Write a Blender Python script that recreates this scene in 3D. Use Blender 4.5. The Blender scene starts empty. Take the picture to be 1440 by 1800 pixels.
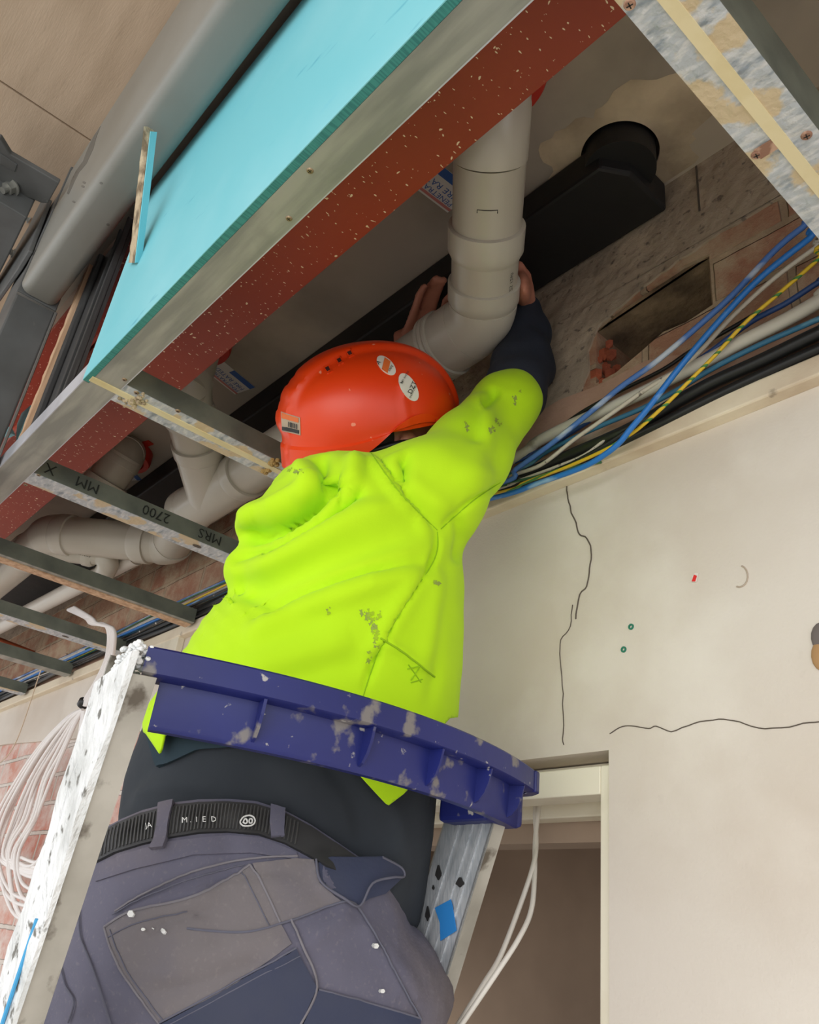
import bpy, bmesh, math, random
import numpy as np
from mathutils import Vector, Matrix, noise
from mathutils.bvhtree import BVHTree

random.seed(7); np.random.seed(7)
S = bpy.context.scene
COL = S.collection

# ------------------------------------------------------------------ camera
PP = np.array([720., 900.])
_vx = np.array([-670., 1520.]) - PP          # vanishing point of the wall's length
_vy = np.array([2750., 1950.]) - PP          # vanishing point square to the wall
FPX = math.sqrt(-(_vx @ _vy))
def _n(v): return v / np.linalg.norm(v)
RX = -_n(np.array([*_vx, FPX])); RY = _n(np.array([*_vy, FPX])); RZ = np.cross(RX, RY)
RM = np.stack([RX, RY, RZ])                  # camera axes (right, down, forward) -> world
CAM = np.array([0., 0., 1.75])
cd = bpy.data.cameras.new('camera'); cam = bpy.data.objects.new('camera', cd); COL.objects.link(cam)
cd.sensor_fit = 'HORIZONTAL'; cd.sensor_width = 36.0; cd.lens = FPX / 1440 * 36.0
cd.clip_start = 0.02; cd.clip_end = 200
_m = np.eye(4); _m[:3, 0] = RM[:, 0]; _m[:3, 1] = -RM[:, 1]; _m[:3, 2] = -RM[:, 2]; _m[:3, 3] = CAM
cam.matrix_world = Matrix(_m.tolist())
S.camera = cam

# ------------------------------------------------------------------ light, exposure
S.view_settings.view_transform = 'Standard'; S.view_settings.look = 'None'
S.view_settings.exposure = 0.0; S.view_settings.gamma = 1.0
S.view_settings.use_curve_mapping = False
S.cycles.use_denoising = True
S.cycles.max_bounces = 8; S.cycles.diffuse_bounces = 5
W = bpy.data.worlds.new('overcast_sky'); S.world = W; W.use_nodes = True
nt = W.node_tree; bg = nt.nodes['Background']
tc = nt.nodes.new('ShaderNodeTexCoord'); sx = nt.nodes.new('ShaderNodeSeparateXYZ'); cr = nt.nodes.new('ShaderNodeValToRGB')
nt.links.new(tc.outputs['Generated'], sx.inputs[0]); nt.links.new(sx.outputs['Z'], cr.inputs[0])
cr.color_ramp.elements[0].position = 0.0; cr.color_ramp.elements[0].color = (0.93, 0.96, 1.0, 1)
cr.color_ramp.elements[1].position = 0.7; cr.color_ramp.elements[1].color = (1.0, 1.0, 1.0, 1)
nt.links.new(cr.outputs[0], bg.inputs[0]); bg.inputs[1].default_value = 1.75
def area(name, loc, target, sx_, sy_, energy, color):
    l = bpy.data.lights.new(name, 'AREA'); l.shape = 'RECTANGLE'; l.size = sx_; l.size_y = sy_; l.energy = energy; l.color = color
    o = bpy.data.objects.new(name, l); COL.objects.link(o); o.location = loc
    o.rotation_euler = (Vector(target) - Vector(loc)).to_track_quat('-Z', 'Y').to_euler()
    return o
# bright open street side of the verandah, low over the ground
area('daylight_street', (1.6, -3.2, 1.7), (-0.7, 0.7, 2.2), 3.5, 2.6, 60, (1.0, 0.985, 0.96))

# ------------------------------------------------------------------ pixel rays -> points in the room
def ray(x, y): return RM @ np.array([x - PP[0], y - PP[1], FPX])
def _pl(x, y, ax, v):
    d = ray(x, y); return CAM + d * ((v - CAM[ax]) / d[ax])
def pX(x, y, v): return _pl(x, y, 0, v)
def pY(x, y, v): return _pl(x, y, 1, v)
def pZ(x, y, v): return _pl(x, y, 2, v)
def at(x, y, depth): return CAM + ray(x, y) * (depth / FPX)
def proj(p):
    c = (np.asarray(p) - CAM) @ RM
    return PP + FPX * c[..., :2] / c[..., 2:3]
def depth_of(p): return (np.asarray(p) - CAM) @ RM[:, 2]

# ------------------------------------------------------------------ materials
def lin(c): return tuple((v / 12.92 if v <= 0.04045 else ((v + 0.055) / 1.055) ** 2.4) for v in [k / 255 for k in c])
MATS = {}
def mat(name, c, rough=0.6, metal=0.0, layers=(), bump=None, spec=None, coat=0.0, sheen=0.0, trans=0.0):
    """c sRGB 0-255; layers: (color, scale, lo, hi, detail, stretch, strength); bump: (scale, strength, dist, stretch)"""
    if name in MATS: return MATS[name]
    m = bpy.data.materials.new(name); m.use_nodes = True; n = m.node_tree; p = n.nodes['Principled BSDF']
    p.inputs['Roughness'].default_value = rough; p.inputs['Metallic'].default_value = metal
    if spec is not None: p.inputs['Specular IOR Level'].default_value = spec
    if coat: p.inputs['Coat Weight'].default_value = coat; p.inputs['Coat Roughness'].default_value = 0.15
    if sheen: p.inputs['Sheen Weight'].default_value = sheen
    tcn = n.nodes.new('ShaderNodeTexCoord')
    def vec(st):
        mp = n.nodes.new('ShaderNodeMapping'); n.links.new(tcn.outputs['Object'], mp.inputs['Vector'])
        mp.inputs['Scale'].default_value = st; return mp.outputs[0]
    cur = n.nodes.new('ShaderNodeRGB'); cur.outputs[0].default_value = (*lin(c), 1); cur = cur.outputs[0]
    for i, L in enumerate(layers):
        col, sc, lo, hi = L[:4]; det = L[4] if len(L) > 4 else 4; st = L[5] if len(L) > 5 else (1, 1, 1); k = L[6] if len(L) > 6 else 1.0
        nz = n.nodes.new('ShaderNodeTexNoise'); nz.inputs['Scale'].default_value = sc; nz.inputs['Detail'].default_value = det
        mp = vec(st); mp.node.inputs['Location'].default_value = (i * 3.7, i * 1.3, i * 2.1)
        n.links.new(mp, nz.inputs['Vector'])
        r = n.nodes.new('ShaderNodeMapRange'); r.inputs['From Min'].default_value = lo; r.inputs['From Max'].default_value = hi; r.inputs['To Max'].default_value = k
        n.links.new(nz.outputs['Fac'], r.inputs['Value'])
        mx = n.nodes.new('ShaderNodeMix'); mx.data_type = 'RGBA'
        n.links.new(r.outputs[0], mx.inputs['Factor']); n.links.new(cur, mx.inputs['A']); mx.inputs['B'].default_value = (*lin(col), 1)
        cur = mx.outputs['Result']
    n.links.new(cur, p.inputs['Base Color'])
    if bump:
        nz = n.nodes.new('ShaderNodeTexNoise'); nz.inputs['Scale'].default_value = bump[0]; nz.inputs['Detail'].default_value = 5
        n.links.new(vec(bump[3] if len(bump) > 3 else (1, 1, 1)), nz.inputs['Vector'])
        b = n.nodes.new('ShaderNodeBump'); b.inputs['Strength'].default_value = bump[1]; b.inputs['Distance'].default_value = bump[2]
        n.links.new(nz.outputs['Fac'], b.inputs['Height']); n.links.new(b.outputs[0], p.inputs['Normal'])
    MATS[name] = m; return m

# ------------------------------------------------------------------ object helpers
OFF = {}
def link(name, me, m, parent=None):
    o = bpy.data.objects.new(name, me)
    if parent is not None:
        off = OFF.get(parent.name, (0, 0, 0)); o.parent = parent
        if any(off): me.transform(Matrix.Translation([-v for v in off]))
        COL.objects.link(o); OFF[o.name] = off
    else:
        COL.objects.link(o); OFF[o.name] = (0, 0, 0)
    if m is not None:
        for k in (m if isinstance(m, (list, tuple)) else [m]): me.materials.append(k)
    return o
def tag(o, label=None, cat=None, group=None, kind=None):
    if label: o['label'] = label
    if cat: o['category'] = cat
    if group: o['group'] = group
    if kind: o['kind'] = kind
    return o
def thing(name, loc, label, cat, group=None):
    o = bpy.data.objects.new(name, None); COL.objects.link(o); o.location = [float(v) for v in loc]; o.empty_display_size = 0.05
    OFF[o.name] = tuple(float(v) for v in loc)
    return tag(o, label, cat, group)
class MB:
    """collects shapes (world coordinates) for ONE mesh object"""
    def __init__(s): s.v = []; s.f = []; s.mi = []; s.cur = 0
    def add(s, vs, fs):
        b = len(s.v); s.v += [tuple(float(c) for c in v) for v in vs]
        for f in fs: s.f.append(tuple(b + i for i in f)); s.mi.append(s.cur)
    def hexa(s, a, b, c, d, n):
        """slab: quad a b c d extruded by vector n"""
        P = [np.asarray(q, float) for q in (a, b, c, d)]; n = np.asarray(n, float)
        s.add(P + [q + n for q in P], [(3, 2, 1, 0), (4, 5, 6, 7), (0, 1, 5, 4), (1, 2, 6, 5), (2, 3, 7, 6), (3, 0, 4, 7)])
    def box(s, lo, hi):
        (x0, y0, z0), (x1, y1, z1) = lo, hi
        s.hexa((x0, y0, z0), (x1, y0, z0), (x1, y1, z0), (x0, y1, z0), (0, 0, z1 - z0))
    def prism(s, poly, n):
        P = [np.asarray(q, float) for q in poly]; n = np.asarray(n, float); k = len(P)
        s.add(P + [q + n for q in P], [tuple(range(k))[::-1], tuple(range(k, 2 * k))] + [(i, (i + 1) % k, k + (i + 1) % k, k + i) for i in range(k)])
    def sweep(s, path, prof, up=(0, 0, 1), closed=True, caps=True):
        """prof [(side, up)] carried along path (open path)"""
        P = np.asarray(path, float); up = np.asarray(up, float); k = len(prof); rows = []
        for i in range(len(P)):
            t = _n(P[min(i + 1, len(P) - 1)] - P[max(i - 1, 0)])
            sd = _n(np.cross(t, up)); u = np.cross(sd, t)
            rows += [P[i] + sd * a + u * b for a, b in prof]
        fs = []
        for i in range(len(P) - 1):
            for j in range(k if closed else k - 1):
                a, b = i * k + j, i * k + (j + 1) % k; fs.append((a, b, b + k, a + k))
        if caps and closed: fs += [tuple(range(k))[::-1], tuple(range((len(P) - 1) * k, len(P) * k))]
        s.add(rows, fs)
    def tube(s, path, r, n=12, caps=True):
        P = np.asarray(path, float); m = len(P); R = np.full(m, float(r)) if np.isscalar(r) else np.asarray(r, float)
        T = np.array([_n(P[min(i + 1, m - 1)] - P[max(i - 1, 0)] + 1e-12) for i in range(m)])
        a = np.array([0, 0, 1.]) if abs(T[0][2]) < .9 else np.array([1., 0, 0]); u = _n(np.cross(T[0], a)); rows = []
        for i in range(m):
            u = _n(u - T[i] * (u @ T[i])); w = np.cross(T[i], u)
            rows += [P[i] + R[i] * (math.cos(q) * u + math.sin(q) * w) for q in [2 * math.pi * j / n for j in range(n)]]
        fs = [(i * n + j, i * n + (j + 1) % n, (i + 1) * n + (j + 1) % n, (i + 1) * n + j) for i in range(m - 1) for j in range(n)]
        if caps: fs += [tuple(range(n))[::-1], tuple(range((m - 1) * n, m * n))]
        s.add(rows, fs)
    def ball(s, c, r, n=10, sq=(1, 1, 1)):
        vs = []; fs = []
        for i in range(n + 1):
            th = math.pi * i / n
            for j in range(2 * n):
                ph = math.pi * j / n; vs.append((c[0] + r * sq[0] * math.sin(th) * math.cos(ph), c[1] + r * sq[1] * math.sin(th) * math.sin(ph), c[2] + r * sq[2] * math.cos(th)))
        for i in range(n):
            for j in range(2 * n):
                a = i * 2 * n + j; b = i * 2 * n + (j + 1) % (2 * n); fs.append((a, a + 2 * n, b + 2 * n, b))
        s.add(vs, fs)
    def build(s, name, m, parent=None, smooth=None, bevel=0.0, seg=2):
        me = bpy.data.meshes.new(name); me.from_pydata(s.v, [], s.f); me.polygons.foreach_set('material_index', s.mi)
        bm = bmesh.new(); bm.from_mesh(me); bmesh.ops.recalc_face_normals(bm, faces=bm.faces[:])
        if smooth is not None:
            for f in bm.faces: f.smooth = True
            for e in bm.edges:
                if len(e.link_faces) == 2 and e.calc_face_angle(0) > math.radians(smooth): e.smooth = False
        bm.to_mesh(me); bm.free()
        o = link(name, me, m, parent)
        if bevel:
            b = o.modifiers.new('bevel', 'BEVEL'); b.width = bevel; b.segments = seg; b.limit_method = 'ANGLE'; b.angle_limit = math.radians(40)
        return o
def copy_tree(o, parent=None):
    c = o.copy(); COL.objects.link(c); OFF[c.name] = OFF.get(o.name, (0, 0, 0))
    if parent is not None: c.parent = parent
    for ch in list(o.children): copy_tree(ch, c)
    return c
def smoothpath(pts, n=8):
    P = np.asarray(pts, float); out = []
    for i in range(len(P) - 1):
        p0, p1, p2, p3 = P[max(i - 1, 0)], P[i], P[i + 1], P[min(i + 2, len(P) - 1)]
        for k in range(n):
            t = k / n; out.append(.5 * (2 * p1 + (p2 - p0) * t + (2 * p0 - 5 * p1 + 4 * p2 - p3) * t * t + (3 * p1 - p0 - 3 * p2 + p3) * t ** 3))
    out.append(P[-1]); return np.array(out)
def frame_u(t, up=(0, 0, 1)):
    t = _n(np.asarray(t, float)); u = np.cross(t, np.asarray(up, float)); u = _n(u); return u, np.cross(u, t)
def textmesh(txt, size=1.0, thick=0.0):
    """lettering in its own xy plane, from Blender's built-in font"""
    c = bpy.data.curves.new('lettering', 'FONT'); c.body = txt; c.size = size; c.extrude = thick; c.resolution_u = 2
    o = bpy.data.objects.new('lettering', c); COL.objects.link(o)
    dg = bpy.context.evaluated_depsgraph_get(); me = bpy.data.meshes.new_from_object(o.evaluated_get(dg))
    bpy.data.objects.remove(o); bpy.data.curves.remove(c)
    v = np.array([tuple(q.co) for q in me.vertices]); f = [tuple(p.vertices) for p in me.polygons]; bpy.data.meshes.remove(me)
    return v, f
def text_on(txt, origin, du, dv, height, name, m, parent):
    """flat lettering: origin + x*du + y*dv (unit vectors)"""
    v, f = textmesh(txt); v = v * (height / 0.7); o = np.asarray(origin, float)
    b = MB(); b.add([o + q[0] * np.asarray(du) + q[1] * np.asarray(dv) for q in v], f)
    return b.build(name, m, parent)
# ------------------------------------------------------------------ implicit surfaces for the figure
def surface_nets(f, org, h):
    nx, ny, nz = f.shape; s = f < 0
    c = [(i, j, k) for i in (0, 1) for j in (0, 1) for k in (0, 1)]
    cnt = sum(s[i:nx - 1 + i, j:ny - 1 + j, k:nz - 1 + k].astype(np.int8) for i, j, k in c)
    cell = np.argwhere((cnt > 0) & (cnt < 8)); idx = -np.ones((nx - 1, ny - 1, nz - 1), np.int64); idx[tuple(cell.T)] = np.arange(len(cell))
    val = {q: f[cell[:, 0] + q[0], cell[:, 1] + q[1], cell[:, 2] + q[2]] for q in c}
    acc = np.zeros((len(cell), 3)); num = np.zeros(len(cell))
    for a in c:
        for ax in range(3):
            if a[ax]: continue
            e = list(a); e[ax] = 1; e = tuple(e); va, ve = val[a], val[e]; m = (va < 0) != (ve < 0)
            t = np.where(m, va / np.where(m, va - ve, 1), 0); p = np.tile(np.array(a, float), (len(cell), 1)); p[:, ax] = t
            acc[m] += p[m]; num[m] += 1
    V = org + h * (cell + acc / num[:, None]); F = []
    for ax in range(3):
        o1, o2 = [q for q in range(3) if q != ax]
        sl0 = [slice(None)] * 3; sl1 = [slice(None)] * 3; sl0[ax] = slice(0, -1); sl1[ax] = slice(1, None)
        d = s[tuple(sl0)] != s[tuple(sl1)]; E = np.argwhere(d)
        E = E[(E[:, o1] > 0) & (E[:, o2] > 0) & (E[:, o1] < f.shape[o1] - 1) & (E[:, o2] < f.shape[o2] - 1)]
        inside = s[tuple(E.T)]; q = []
        for a_, b_ in ((1, 1), (0, 1), (0, 0), (1, 0)):
            Q = E.copy(); Q[:, o1] -= a_; Q[:, o2] -= b_; q.append(idx[tuple(Q.T)])
        q = np.stack(q, 1); flip = inside if ax != 1 else ~inside
        q[~flip] = q[~flip][:, ::-1]; F.append(q)
    F = np.concatenate(F); return V, F[(F >= 0).all(1)]
class Grid:
    def __init__(s, lo, hi, h):
        s.lo = np.asarray(lo, float); s.h = h; n = np.ceil((np.asarray(hi) - s.lo) / h).astype(int) + 1; s.n = n
        s.f = np.full(n, 1e3, np.float32)
    def blend(s, lo, hi, fn, k):
        i0 = np.clip(np.floor((lo - s.lo) / s.h).astype(int), 0, s.n - 1); i1 = np.clip(np.ceil((hi - s.lo) / s.h).astype(int) + 1, 1, s.n)
        if (i1 <= i0).any(): return
        ax = [s.lo[a] + s.h * np.arange(i0[a], i1[a]) for a in range(3)]; P = np.stack(np.meshgrid(*ax, indexing='ij'), -1)
        d = fn(P.reshape(-1, 3)).reshape(P.shape[:3]); sl = tuple(slice(i0[a], i1[a]) for a in range(3)); c = s.f[sl]
        if k > 0:
            hh = np.clip(.5 + .5 * (c - d) / k, 0, 1); r = c * (1 - hh) + d * hh - k * hh * (1 - hh); s.f[sl] = np.where(c > 100, d, r)
        else: s.f[sl] = np.minimum(c, d)
    def cone(s, a, c, r0, r1, k=.02):
        a = np.asarray(a, float); c = np.asarray(c, float); R = max(r0, r1) + .05 + k
        def fn(P):
            ba = c - a; t = np.clip(((P - a) @ ba) / max(ba @ ba, 1e-9), 0, 1); return np.linalg.norm(P - a - t[:, None] * ba, axis=1) - (r0 + (r1 - r0) * t)
        s.blend(np.minimum(a, c) - R, np.maximum(a, c) + R, fn, k)
    def ell(s, c, axes, k=.02):
        """axes: three perpendicular vectors with the half sizes as lengths"""
        c = np.asarray(c, float); L = [np.linalg.norm(a) for a in axes]; E_ = np.stack([np.asarray(a) / l for a, l in zip(axes, L)]); R = max(L) + .04 + k
        def fn(P):
            q = (P - c) @ E_.T / np.array(L); g = np.linalg.norm(q, axis=1); return (g - 1) * min(L) * .5 + (g - 1) * g / np.maximum(np.linalg.norm(q / np.array(L), axis=1), 1e-6) * .5
        s.blend(c - R, c + R, fn, k)
    def chain(s, pts, rs, k=.02):
        for i in range(len(pts) - 1): s.cone(pts[i], pts[i + 1], rs[i], rs[i + 1], k if i else k)
    def loft(s, st, k=.02, cap=.02, sub=6):
        """st: [(centre, half width vector, half thickness)]"""
        C = smoothpath([q[0] for q in st], sub); U = smoothpath([q[1] for q in st], sub); T = smoothpath([[q[2], 0, 0] for q in st], sub)[:, 0]
        W_ = np.gradient(C, axis=0); W_ /= np.linalg.norm(W_, axis=1)[:, None]
        U = U - W_ * (U * W_).sum(1)[:, None] * 0; A_ = np.linalg.norm(U, axis=1); Un = U / A_[:, None]
        V_ = np.cross(W_, Un); V_ /= np.linalg.norm(V_, axis=1)[:, None]
        R = max(A_.max(), T.max()) + .03
        def fn(P):
            best = np.full(len(P), 1e3)
            for i in range(len(C) - 1):
                ba = C[i + 1] - C[i]; t0 = ((P - C[i]) @ ba) / (ba @ ba); t = np.clip(t0, 0, 1)[:, None]
                q = P - (C[i] + t * ba); u_ = Un[i] * (1 - t) + Un[i + 1] * t; v_ = V_[i] * (1 - t) + V_[i + 1] * t
                a = A_[i] * (1 - t[:, 0]) + A_[i + 1] * t[:, 0]; b_ = T[i] * (1 - t[:, 0]) + T[i + 1] * t[:, 0]
                x = (q * u_).sum(1); y = (q * v_).sum(1); g = np.sqrt((x / a) ** 2 + (y / b_) ** 2); gg = np.sqrt((x / a ** 2) ** 2 + (y / b_ ** 2) ** 2)
                d = (g - 1) * g / np.maximum(gg, 1e-6); d = np.where(g < .3, -.7 * np.minimum(a, b_), d)
                L_ = math.sqrt(ba @ ba); ex = np.where((t0 < 0) if i == 0 else np.zeros(len(P), bool), -t0 * L_, 0) + np.where((t0 > 1) if i == len(C) - 2 else np.zeros(len(P), bool), (t0 - 1) * L_, 0)
                mid = ((t0 < 0) & (i > 0)) | ((t0 > 1) & (i < len(C) - 2))
                d = np.where(ex > 0, np.sqrt(np.maximum(d + cap, 0) ** 2 + ex ** 2) - cap, d)
                d = np.where(mid, np.maximum(d, np.where(t0 < 0, -t0, t0 - 1) * L_ - .012), d)
                best = np.minimum(best, d)
            return best
        s.blend(C.min(0) - R, C.max(0) + R, fn, k)
    def mesh(s): return surface_nets(s.f, s.lo, s.h)
def relax(V, F, it=2, lam=.5):
    n = len(V); e = np.concatenate([F[:, [0, 1]], F[:, [1, 2]], F[:, [2, 3]], F[:, [3, 0]]]); e = np.concatenate([e, e[:, ::-1]])
    cnt = np.bincount(e[:, 0], minlength=n)[:, None]
    for _ in range(it):
        acc = np.stack([np.bincount(e[:, 0], V[e[:, 1], a], n) for a in range(3)], 1); V = V + lam * (acc / np.maximum(cnt, 1) - V)
    return V
def normals(V, F):
    nrm = np.cross(V[F[:, 2]] - V[F[:, 0]], V[F[:, 3]] - V[F[:, 1]]); N_ = np.stack([sum(np.bincount(F[:, j], nrm[:, a], len(V)) for j in range(4)) for a in range(3)], 1)
    return N_ / np.maximum(np.linalg.norm(N_, axis=1), 1e-12)[:, None]
def pldist(P, poly):
    """distance of 2D points to a polyline and the position along it (0..1)"""
    poly = np.asarray(poly, float); best = np.full(len(P), 1e9); par = np.zeros(len(P)); n = len(poly) - 1
    for i in range(n):
        a, c = poly[i], poly[i + 1]; ba = c - a; t = np.clip(((P - a) @ ba) / (ba @ ba), 0, 1); d = np.linalg.norm(P - a - t[:, None] * ba, axis=1)
        m = d < best; best[m] = d[m]; par[m] = (i + t[m]) / n
    return best, par
def fold(V, F, curves, reach=None):
    """press folds into cloth: curves [(pixels, height m, half width px)], shaped on the side of the cloth the photo shows"""
    for poly, amp, w in curves:
        N_ = normals(V, F); px = proj(V); face = np.clip(-((V - CAM) / np.linalg.norm(V - CAM, axis=1)[:, None] * N_).sum(1) * 2.5 + .35, 0, 1)
        pl = smoothpath([list(p) + [0] for p in poly], 5)[:, :2]; d, par = pldist(px, pl); taper = np.clip(np.minimum(par, 1 - par) * 5, .0, 1) ** .7
        V = V + N_ * (amp * np.exp(-(d / w) ** 2) * face * taper)[:, None]
    return V
def crumple(V, F, sc, amp, seed=0, aniso=(1, 1, 1)):
    N_ = normals(V, F); an = Vector(aniso)
    k = np.array([noise.noise(Vector((v[0] * sc * an.x + seed, v[1] * sc * an.y, v[2] * sc * an.z))) for v in V]); return V + N_ * (amp * k)[:, None]
def cut(V, F, keep):
    """drop faces with any vertex not kept"""
    F = F[keep[F].all(1)]; use = np.unique(F); m = -np.ones(len(V), int); m[use] = np.arange(len(use)); return V[use], m[F]
def clip_mesh(V, F, s):
    """keep the part of the surface where s > 0, with a clean edge"""
    V = [tuple(v) for v in V]; out = []; new = {}
    def mid(a, c):
        k = (min(a, c), max(a, c))
        if k not in new:
            t = s[a] / (s[a] - s[c]); V.append(tuple(np.array(V[a]) * (1 - t) + np.array(V[c]) * t)); new[k] = len(V) - 1
        return new[k]
    for f in F.tolist():
        in_ = [s[i] > 0 for i in f]
        if all(in_): out.append(f); continue
        if not any(in_): continue
        poly = []
        for a, c in zip(f, f[1:] + f[:1]):
            if s[a] > 0: poly.append(a)
            if (s[a] > 0) != (s[c] > 0): poly.append(mid(a, c))
        if len(poly) >= 3: out.append(poly)
    V = np.array(V); use = sorted({i for f in out for i in f}); m = {o: k for k, o in enumerate(use)}
    return V[use], [[m[i] for i in f] for f in out]
def np_mesh(name, V, F, m, parent, smooth=True):
    me = bpy.data.meshes.new(name); me.from_pydata(V.tolist(), [], F.tolist() if hasattr(F, 'tolist') else F)
    if smooth: me.polygons.foreach_set('use_smooth', [True] * len(me.polygons))
    me.update(); return link(name, me, m, parent)
class Skin:
    """a surface that seams, patches and prints can be laid on"""
    def __init__(s, V, F): s.t = BVHTree.FromPolygons(V.tolist(), F.tolist() if hasattr(F, 'tolist') else F)
    def hit(s, x, y, off=0.0):
        r = ray(x, y); r = r / np.linalg.norm(r); h, n, i, d = s.t.ray_cast(Vector(CAM), Vector(r))
        if h is None: return None, None
        n = np.array(n); n = n if n @ r < 0 else -n; return np.array(h) + n * off, n
def seam(skin, px, r, name, m, parent, off=0.0, sub=8):
    P = [skin.hit(x, y, off)[0] for x, y in smoothpath([list(p) + [0] for p in px], sub)[:, :2]]; P = [q for q in P if q is not None]
    P = [P[0]] + [q for a, q in zip(P, P[1:]) if 1e-5 < np.linalg.norm(q - a) < .06]
    b = MB(); b.tube(P, r, 6); return b.build(name, m, parent, smooth=60)
def patch(skin, poly, off, th, name, m, parent, step=7):
    """cloth patch with the outline poly (pixels) lying on the skin"""
    poly = np.asarray(poly, float); xs = np.arange(poly[:, 0].min(), poly[:, 0].max() + step, step); ys = np.arange(poly[:, 1].min(), poly[:, 1].max() + step, step)
    def inside(x, y):
        c = False; j = len(poly) - 1
        for i in range(len(poly)):
            if (poly[i, 1] > y) != (poly[j, 1] > y) and x < (poly[j, 0] - poly[i, 0]) * (y - poly[i, 1]) / (poly[j, 1] - poly[i, 1]) + poly[i, 0]: c = not c
            j = i
        return c
    bm = bmesh.new(); bm2 = [bm.verts.new((x, y, 0)) for x, y in poly]; f = bm.faces.new(bm2)
    for ax, vals in ((0, xs), (1, ys)):
        for v in vals:
            co = [0, 0, 0]; no = [0, 0, 0]; co[ax] = v; no[ax] = 1
            bmesh.ops.bisect_plane(bm, geom=bm.verts[:] + bm.edges[:] + bm.faces[:], plane_co=co, plane_no=no)
    bad = []; top = {}
    for v in bm.verts:
        h, n = skin.hit(v.co.x, v.co.y, off)
        if h is None: bad.append(v)
        else: v.co = Vector(h); top[v] = n
    bmesh.ops.delete(bm, geom=bad, context='VERTS')
    bm.verts.index_update(); nv = {v.index: top[v] for v in bm.verts}
    V0 = [np.array(v.co) for v in bm.verts]; N0 = [nv[v.index] for v in bm.verts]; F0 = [[v.index for v in f.verts] for f in bm.faces]
    E0 = [[v.index for v in e.verts] for e in bm.edges if len(e.link_faces) == 1]; bm.free(); k = len(V0)
    b = MB(); b.add(V0 + [v - n * (th + off) for v, n in zip(V0, N0)], [tuple(f) for f in F0] + [tuple(k + i for i in f[::-1]) for f in F0] + [(e[0], e[1], k + e[1], k + e[0]) for e in E0])
    return b.build(name, m, parent, smooth=60)
def print_on(skin, txt, o, dx, h, off, name, m, parent):
    """lettering laid on the skin: o pixel origin, dx pixel direction, h pixel height"""
    v, f = textmesh(txt); dx = np.asarray(dx, float) / np.linalg.norm(dx); dy = np.array([dx[1], -dx[0]]); k = h / .7; P = []
    for q in v:
        x, y = np.asarray(o) + dx * q[0] * k + dy * q[1] * k; p, n = skin.hit(x, y, off); P.append(p if p is not None else np.array([np.nan] * 3))
    ok = [not np.isnan(p).any() for p in P]; b = MB(); b.add([p if g else (0, 0, 0) for p, g in zip(P, ok)], [q for q in f if all(ok[i] for i in q)])
    return b.build(name, m, parent)
def disc(cx_, cy_, a_, b_, ang, n_=26): return [(cx_ + a_ * math.cos(t) * math.cos(ang) - b_ * math.sin(t) * math.sin(ang), cy_ + a_ * math.cos(t) * math.sin(ang) + b_ * math.sin(t) * math.cos(ang)) for t in np.linspace(0, 2 * math.pi, n_, endpoint=False)]
# ------------------------------------------------------------------ the setting
WY = 0.90            # face of the wall
ZC = 2.974           # underside of the slab
m_wall = mat('plaster', (216, 206, 193), .85, layers=[((204, 190, 174), 2.2, .45, .7, 5), ((150, 138, 122), 9, .68, .8, 8, (1, 1, 1), .55), ((232, 224, 212), 5, .5, .7, 6, (1, 1, 1), .5)], bump=(240, .25, .002))
m_slab = mat('slab_concrete', (164, 153, 138), .85, layers=[((186, 172, 152), 1.7, .5, .68, 6), ((124, 116, 104), 3.5, .5, .7, 8, (1, 1, 1), .6)], bump=(25, .3, .004))
m_agg = mat('beam_concrete', (172, 156, 136), .9, layers=[((196, 178, 154), 14, .52, .7, 6), ((104, 94, 86), 60, .6, .68, 3, (1, .8, 1.2), .8), ((90, 78, 68), 6, .6, .75, 7, (1, 1, 1), .6)], bump=(35, .8, .01))
m_soffit = mat('soffit_board', (196, 174, 150), .8, layers=[((180, 158, 134), 4, .4, .7, 6, (1, 6, 1)), ((160, 140, 120), 30, .62, .75, 3, (1, 8, 1), .4)], bump=(60, .2, .002, (1, 9, 1)))
m_cream = mat('cream_paint', (236, 228, 206), .5, layers=[((210, 198, 170), 8, .55, .75, 6), ((150, 130, 105), 26, .68, .76, 6, (1, 1, 1), .8)])
m_trim = mat('trim_paint', (232, 218, 192), .55, layers=[((206, 186, 160), 6, .5, .7, 6), ((140, 124, 104), 30, .66, .74, 6, (1, 1, 1), .7)], bump=(60, .3, .003))
m_crack = mat('crack_dark', (92, 82, 72), .9)
m_floor = mat('paving', (206, 203, 198), .9, layers=[((150, 146, 140), 3, .4, .7, 6)])
m_room = mat('room_paint', (172, 150, 130), .85, layers=[((150, 130, 112), 2, .4, .7, 5)])

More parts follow.
